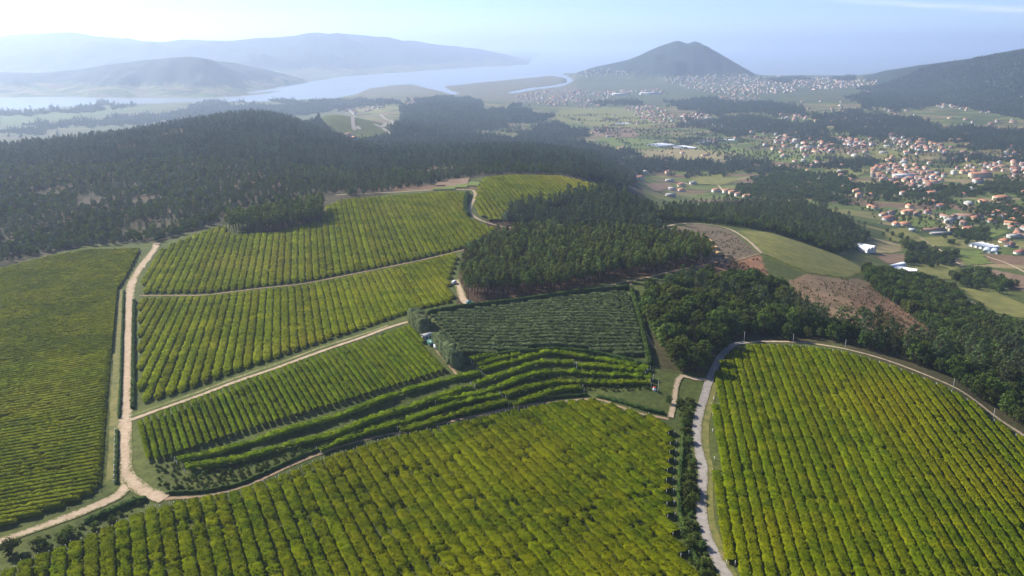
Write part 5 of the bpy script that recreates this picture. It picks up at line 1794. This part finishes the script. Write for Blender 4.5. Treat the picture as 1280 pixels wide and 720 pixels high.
M['tyre'] = mat_plain('tyre', (0.015, 0.015, 0.015), (0.03, 0.03, 0.03), 3, 0.9)
M['teal_paint'] = mat_plain('teal_paint', (0.02, 0.27, 0.3), (0.03, 0.33, 0.36), 0.5, 0.3)
M['white_paint'] = mat_plain('white_paint', (0.68, 0.69, 0.7), (0.76, 0.76, 0.76), 0.5, 0.35)
M['green_paint'] = mat_plain('green_paint', (0.04, 0.12, 0.09), (0.06, 0.16, 0.12), 0.5, 0.4)
M['red_paint'] = mat_plain('red_paint', (0.45, 0.04, 0.03), (0.55, 0.06, 0.04), 0.5, 0.4)


def shell(xs, hw, mat, name, parent):
    """body from side-view stations: (x, z_low, z_high, half-width scale at top)"""
    V, F = [], []
    for x, z0, z1, k in xs:
        V += [(x, -hw, z0), (x, -hw, z0 + (z1 - z0) * 0.6), (x, -hw * k, z1), (x, hw * k, z1), (x, hw, z0 + (z1 - z0) * 0.6), (x, hw, z0)]
    for i in range(len(xs) - 1):
        for j in range(5):
            F.append((i * 6 + j, i * 6 + j + 1, (i + 1) * 6 + j + 1, (i + 1) * 6 + j))
    F += [tuple(reversed(range(6))), tuple(range((len(xs) - 1) * 6, len(xs) * 6))]
    mb = MB()
    mb.add(V, F)
    return link(name, mb.mesh(name, mat), parent)


def car(u, v, rz, mat, label, van=False):
    P = ground(u, v)[0]
    root = link('car' if not van else 'van', None, loc=(P[0], P[1], P[2] + 0.16), rz=rz)
    tag(root, label, 'car' if not van else 'van')
    if van:
        shell([(-2.4, 0.35, 2.0, 0.92), (-2.3, 0.3, 2.1, 0.92), (1.2, 0.3, 2.1, 0.92), (1.9, 0.3, 1.2, 0.95), (2.5, 0.35, 1.0, 0.95), (2.6, 0.4, 0.7, 0.95)], 0.95, mat, 'body', root)
        g = MB()
        g.add([(1.27, -0.8, 2.0), (1.27, 0.8, 2.0), (1.9, 0.86, 1.22), (1.9, -0.86, 1.22)], [(0, 3, 2, 1)])
        link('windscreen', g.mesh('windscreen', M['glass']), root)
    else:
        shell([(-2.05, 0.4, 0.75, 0.9), (-1.95, 0.3, 0.95, 0.92), (0.9, 0.3, 0.95, 0.93), (1.9, 0.3, 0.82, 0.9), (2.1, 0.4, 0.62, 0.88)], 0.86, mat, 'body', root)
        shell([(-1.7, 0.9, 1.0, 0.9), (-1.2, 0.9, 1.42, 0.78), (0.1, 0.9, 1.45, 0.78), (0.95, 0.9, 0.98, 0.9)], 0.8, M['glass'], 'window_band', root)
        shell([(-1.25, 1.40, 1.46, 0.95), (0.12, 1.42, 1.49, 0.95)], 0.64, mat, 'roof', root)
    for x in (-1.35, 1.35):
        for y in (-0.8, 0.8):
            wheel(root, x, y, 0.33, 0.2)
    for y in (-0.6, 0.6):
        hl_ = MB()
        hl_.box(((2.08 if not van else 2.56), y, 0.62), (0.12, 0.34, 0.14))
        link('headlight', hl_.mesh('headlight', M['white_paint']), root)


car(587, 379.5, 0.3, M['teal_paint'], 'small teal car parked where the dirt road meets the grove')
car(568, 355, 1.3, M['white_paint'], 'white van parked on the dirt road beside the grove corner', True)
# lorry by the windbreak
P = ground(542, 434)[0]
root = link('lorry', None, loc=(P[0], P[1], P[2] + 0.15), rz=-0.9)
tag(root, 'green and white lorry parked on the reddish track beside the windbreak', 'lorry')
mb = MB()
mb.box((-1.2, 0, 1.75), (5.6, 2.3, 2.0))
link('cargo_box', mb.mesh('cargo_box', M['green_paint']), root)
shell([(1.75, 0.7, 2.5, 0.95), (3.1, 0.7, 2.45, 0.92), (3.5, 0.7, 1.5, 0.95), (3.6, 0.75, 1.2, 0.95)], 1.1, M['white_paint'], 'cab', root)
mb = MB()
mb.box((-0.2, 0, 0.68), (7.0, 0.9, 0.22))
link('chassis', mb.mesh('chassis', M['tyre']), root)
for x in (-2.8, -1.7, 2.6):
    for y in (-0.95, 0.95):
        wheel(root, x, y, 0.48, 0.3)
# pump hut next to the windbreak
build_house(ground(534, 424)[0], 0.6, (4.5, 3.2, 2.4, 0.8), 'white_wall', 'roof_grey', 'tiny white hut at the upper windbreak beside the wedge plot', None, True, 'hut', 'hut')

pole_mb = MB()
pole_mb.tube([(0, 0, -0.5), (0, 0, 8.2)], [0.15, 0.10], 8)
POLE = pole_mb.mesh('pole', M['concrete'])
arm_mb = MB()
arm_mb.box((0, 0, 7.8), (1.5, 0.12, 0.12))
ARM = arm_mb.mesh('cross_arm', M['bark'])
ins_mb = MB()
ins_mb.tube([(0, 0, 7.86), (0, 0, 8.1)], [0.06, 0.05], 6)
INS = ins_mb.mesh('insulator', M['white_wall'])
for (u, v, lean, lb) in ((930, 427, 0, 'pole where the paved road turns along the right vine plot'), (991, 430, 0, 'pole behind the right vine plot under the big pale tree'),
                         (1056, 437, 0, 'pole at the brow of the dirt road behind the right vine plot'), (891, 470, 0.22, 'leaning pole beside the shaded road junction'),
                         (1191, 487, 0, 'pole beside the dirt road where the tree belt thickens'), (1241, 525, 0, 'pole at the lowest stretch of the dirt road by the tree belt'),
                         (822, 491, 0.05, 'pole at the end of the terraces by the grassy corner')):
    P = ground(u, v)[0]
    root = link('utility_pole', None, loc=tuple(P), scale=0.68)
    root.rotation_euler = (0, lean, 0.5)
    tag(root, 'pale concrete utility ' + lb, 'utility pole')
    link('pole', POLE, root)
    arm = link('cross_arm', ARM, root)
    for x in (-0.65, 0, 0.65):
        link('insulator', INS, arm, loc=(x, 0, 0))
# red and white water tank on the terrace end
P = ground(818, 488)[0]
root = link('water_tank', None, loc=tuple(P))
tag(root, 'small white tank with red lid at the end of the terraces', 'water tank')
mb = MB()
mb.tube([(0, 0, -0.2), (0, 0, 1.4)], [0.75, 0.75], 14)
link('barrel', mb.mesh('barrel', M['white_paint']), root)
mb = MB()
mb.tube([(0, 0, 1.4), (0, 0, 1.62), (0, 0, 1.8)], [0.8, 0.7, 0.2], 14)
link('lid', mb.mesh('lid', M['red_paint']), root)

# cut timber in the clearing behind the grove
lg = MB()
lg.tube([(0, -2.6, 0), (0, 2.6, 0)], [0.3, 0.25], 7)
LOG = lg.mesh('log', M['log'])
for (u, v, rz, nlog, lb) in ((888, 303, 0.5, 11, 'upper pile of yellow logs at the edge of the grove'), (894, 311, 0.45, 12, 'middle pile of yellow logs in the ploughed clearing'), (911, 322, 1.2, 9, 'low pile of pale logs beside the clearing track'),
                             (899, 318, 0.9, 8, 'small scattered pile of yellow logs below the middle one')):
    P = ground(u, v)[0]
    root = link('log_pile', None, loc=tuple(P), rz=rz)
    tag(root, lb, 'log pile', None)
    for row in range(4):
        for i in range(nlog - row * 2):
            o = link('log', LOG, root, loc=((i - (nlog - row * 2) / 2) * 0.58 + random.uniform(-.06, .06), random.uniform(-.3, .3), 0.3 + row * 0.5))
            o.rotation_euler = (0, 0, random.uniform(-.05, .05))

# white marker posts along the hedge of the dirt road
mk = MB()
mk.box((0, 0, 0.6), (0.3, 0.3, 1.5))
mk.box((0, 0, 1.38), (0.36, 0.36, 0.08))
MK = mk.mesh('marker_post', M['white_wall'])
for i, v in enumerate(np.linspace(540, 604, 11)):
    P = ground(144.2 - 0.02 * (v - 540), v)[0]
    tag(link('marker_post', MK, loc=tuple(P)), 'short white post in the line beside the hedge of the straight dirt road', 'post', 'white posts along the dirt road')
for i, (u, v) in enumerate(((1012, 436), (1030, 438), (903, 478), (898, 500), (897, 520), (897, 540), (899, 575), (900, 605))):
    P = ground(u - 6, v)[0]
    tag(link('marker_post', MK, loc=tuple(P)), 'short pale boundary post on the verge of the right vine plot', 'post', 'boundary posts of the right vine plot')
# ------------------------------------------------------------------ haze
HX, HY0, HY1, HZ0, HZ1 = 78000, -3000, 46000, -6.0, 600.0
mb = MB()
mb.box((0, (HY0 + HY1) / 2, (HZ0 + HZ1) / 2), (HX * 2, HY1 - HY0, HZ1 - HZ0))
m, n, l, out = new_mat('haze')
pv = n.new('ShaderNodeVolumePrincipled')
pv.inputs['Color'].default_value = (0.64, 0.78, 1.0, 1)
pv.inputs['Density'].default_value = 1.02e-4
pv.inputs['Anisotropy'].default_value = 0.48
l.new(pv.outputs['Volume'], out.inputs['Volume'])
o = link('haze', mb.mesh('haze', m))
o['kind'] = 'stuff'
tag(o, 'pale blue summer haze filling the air over the whole valley', 'haze')
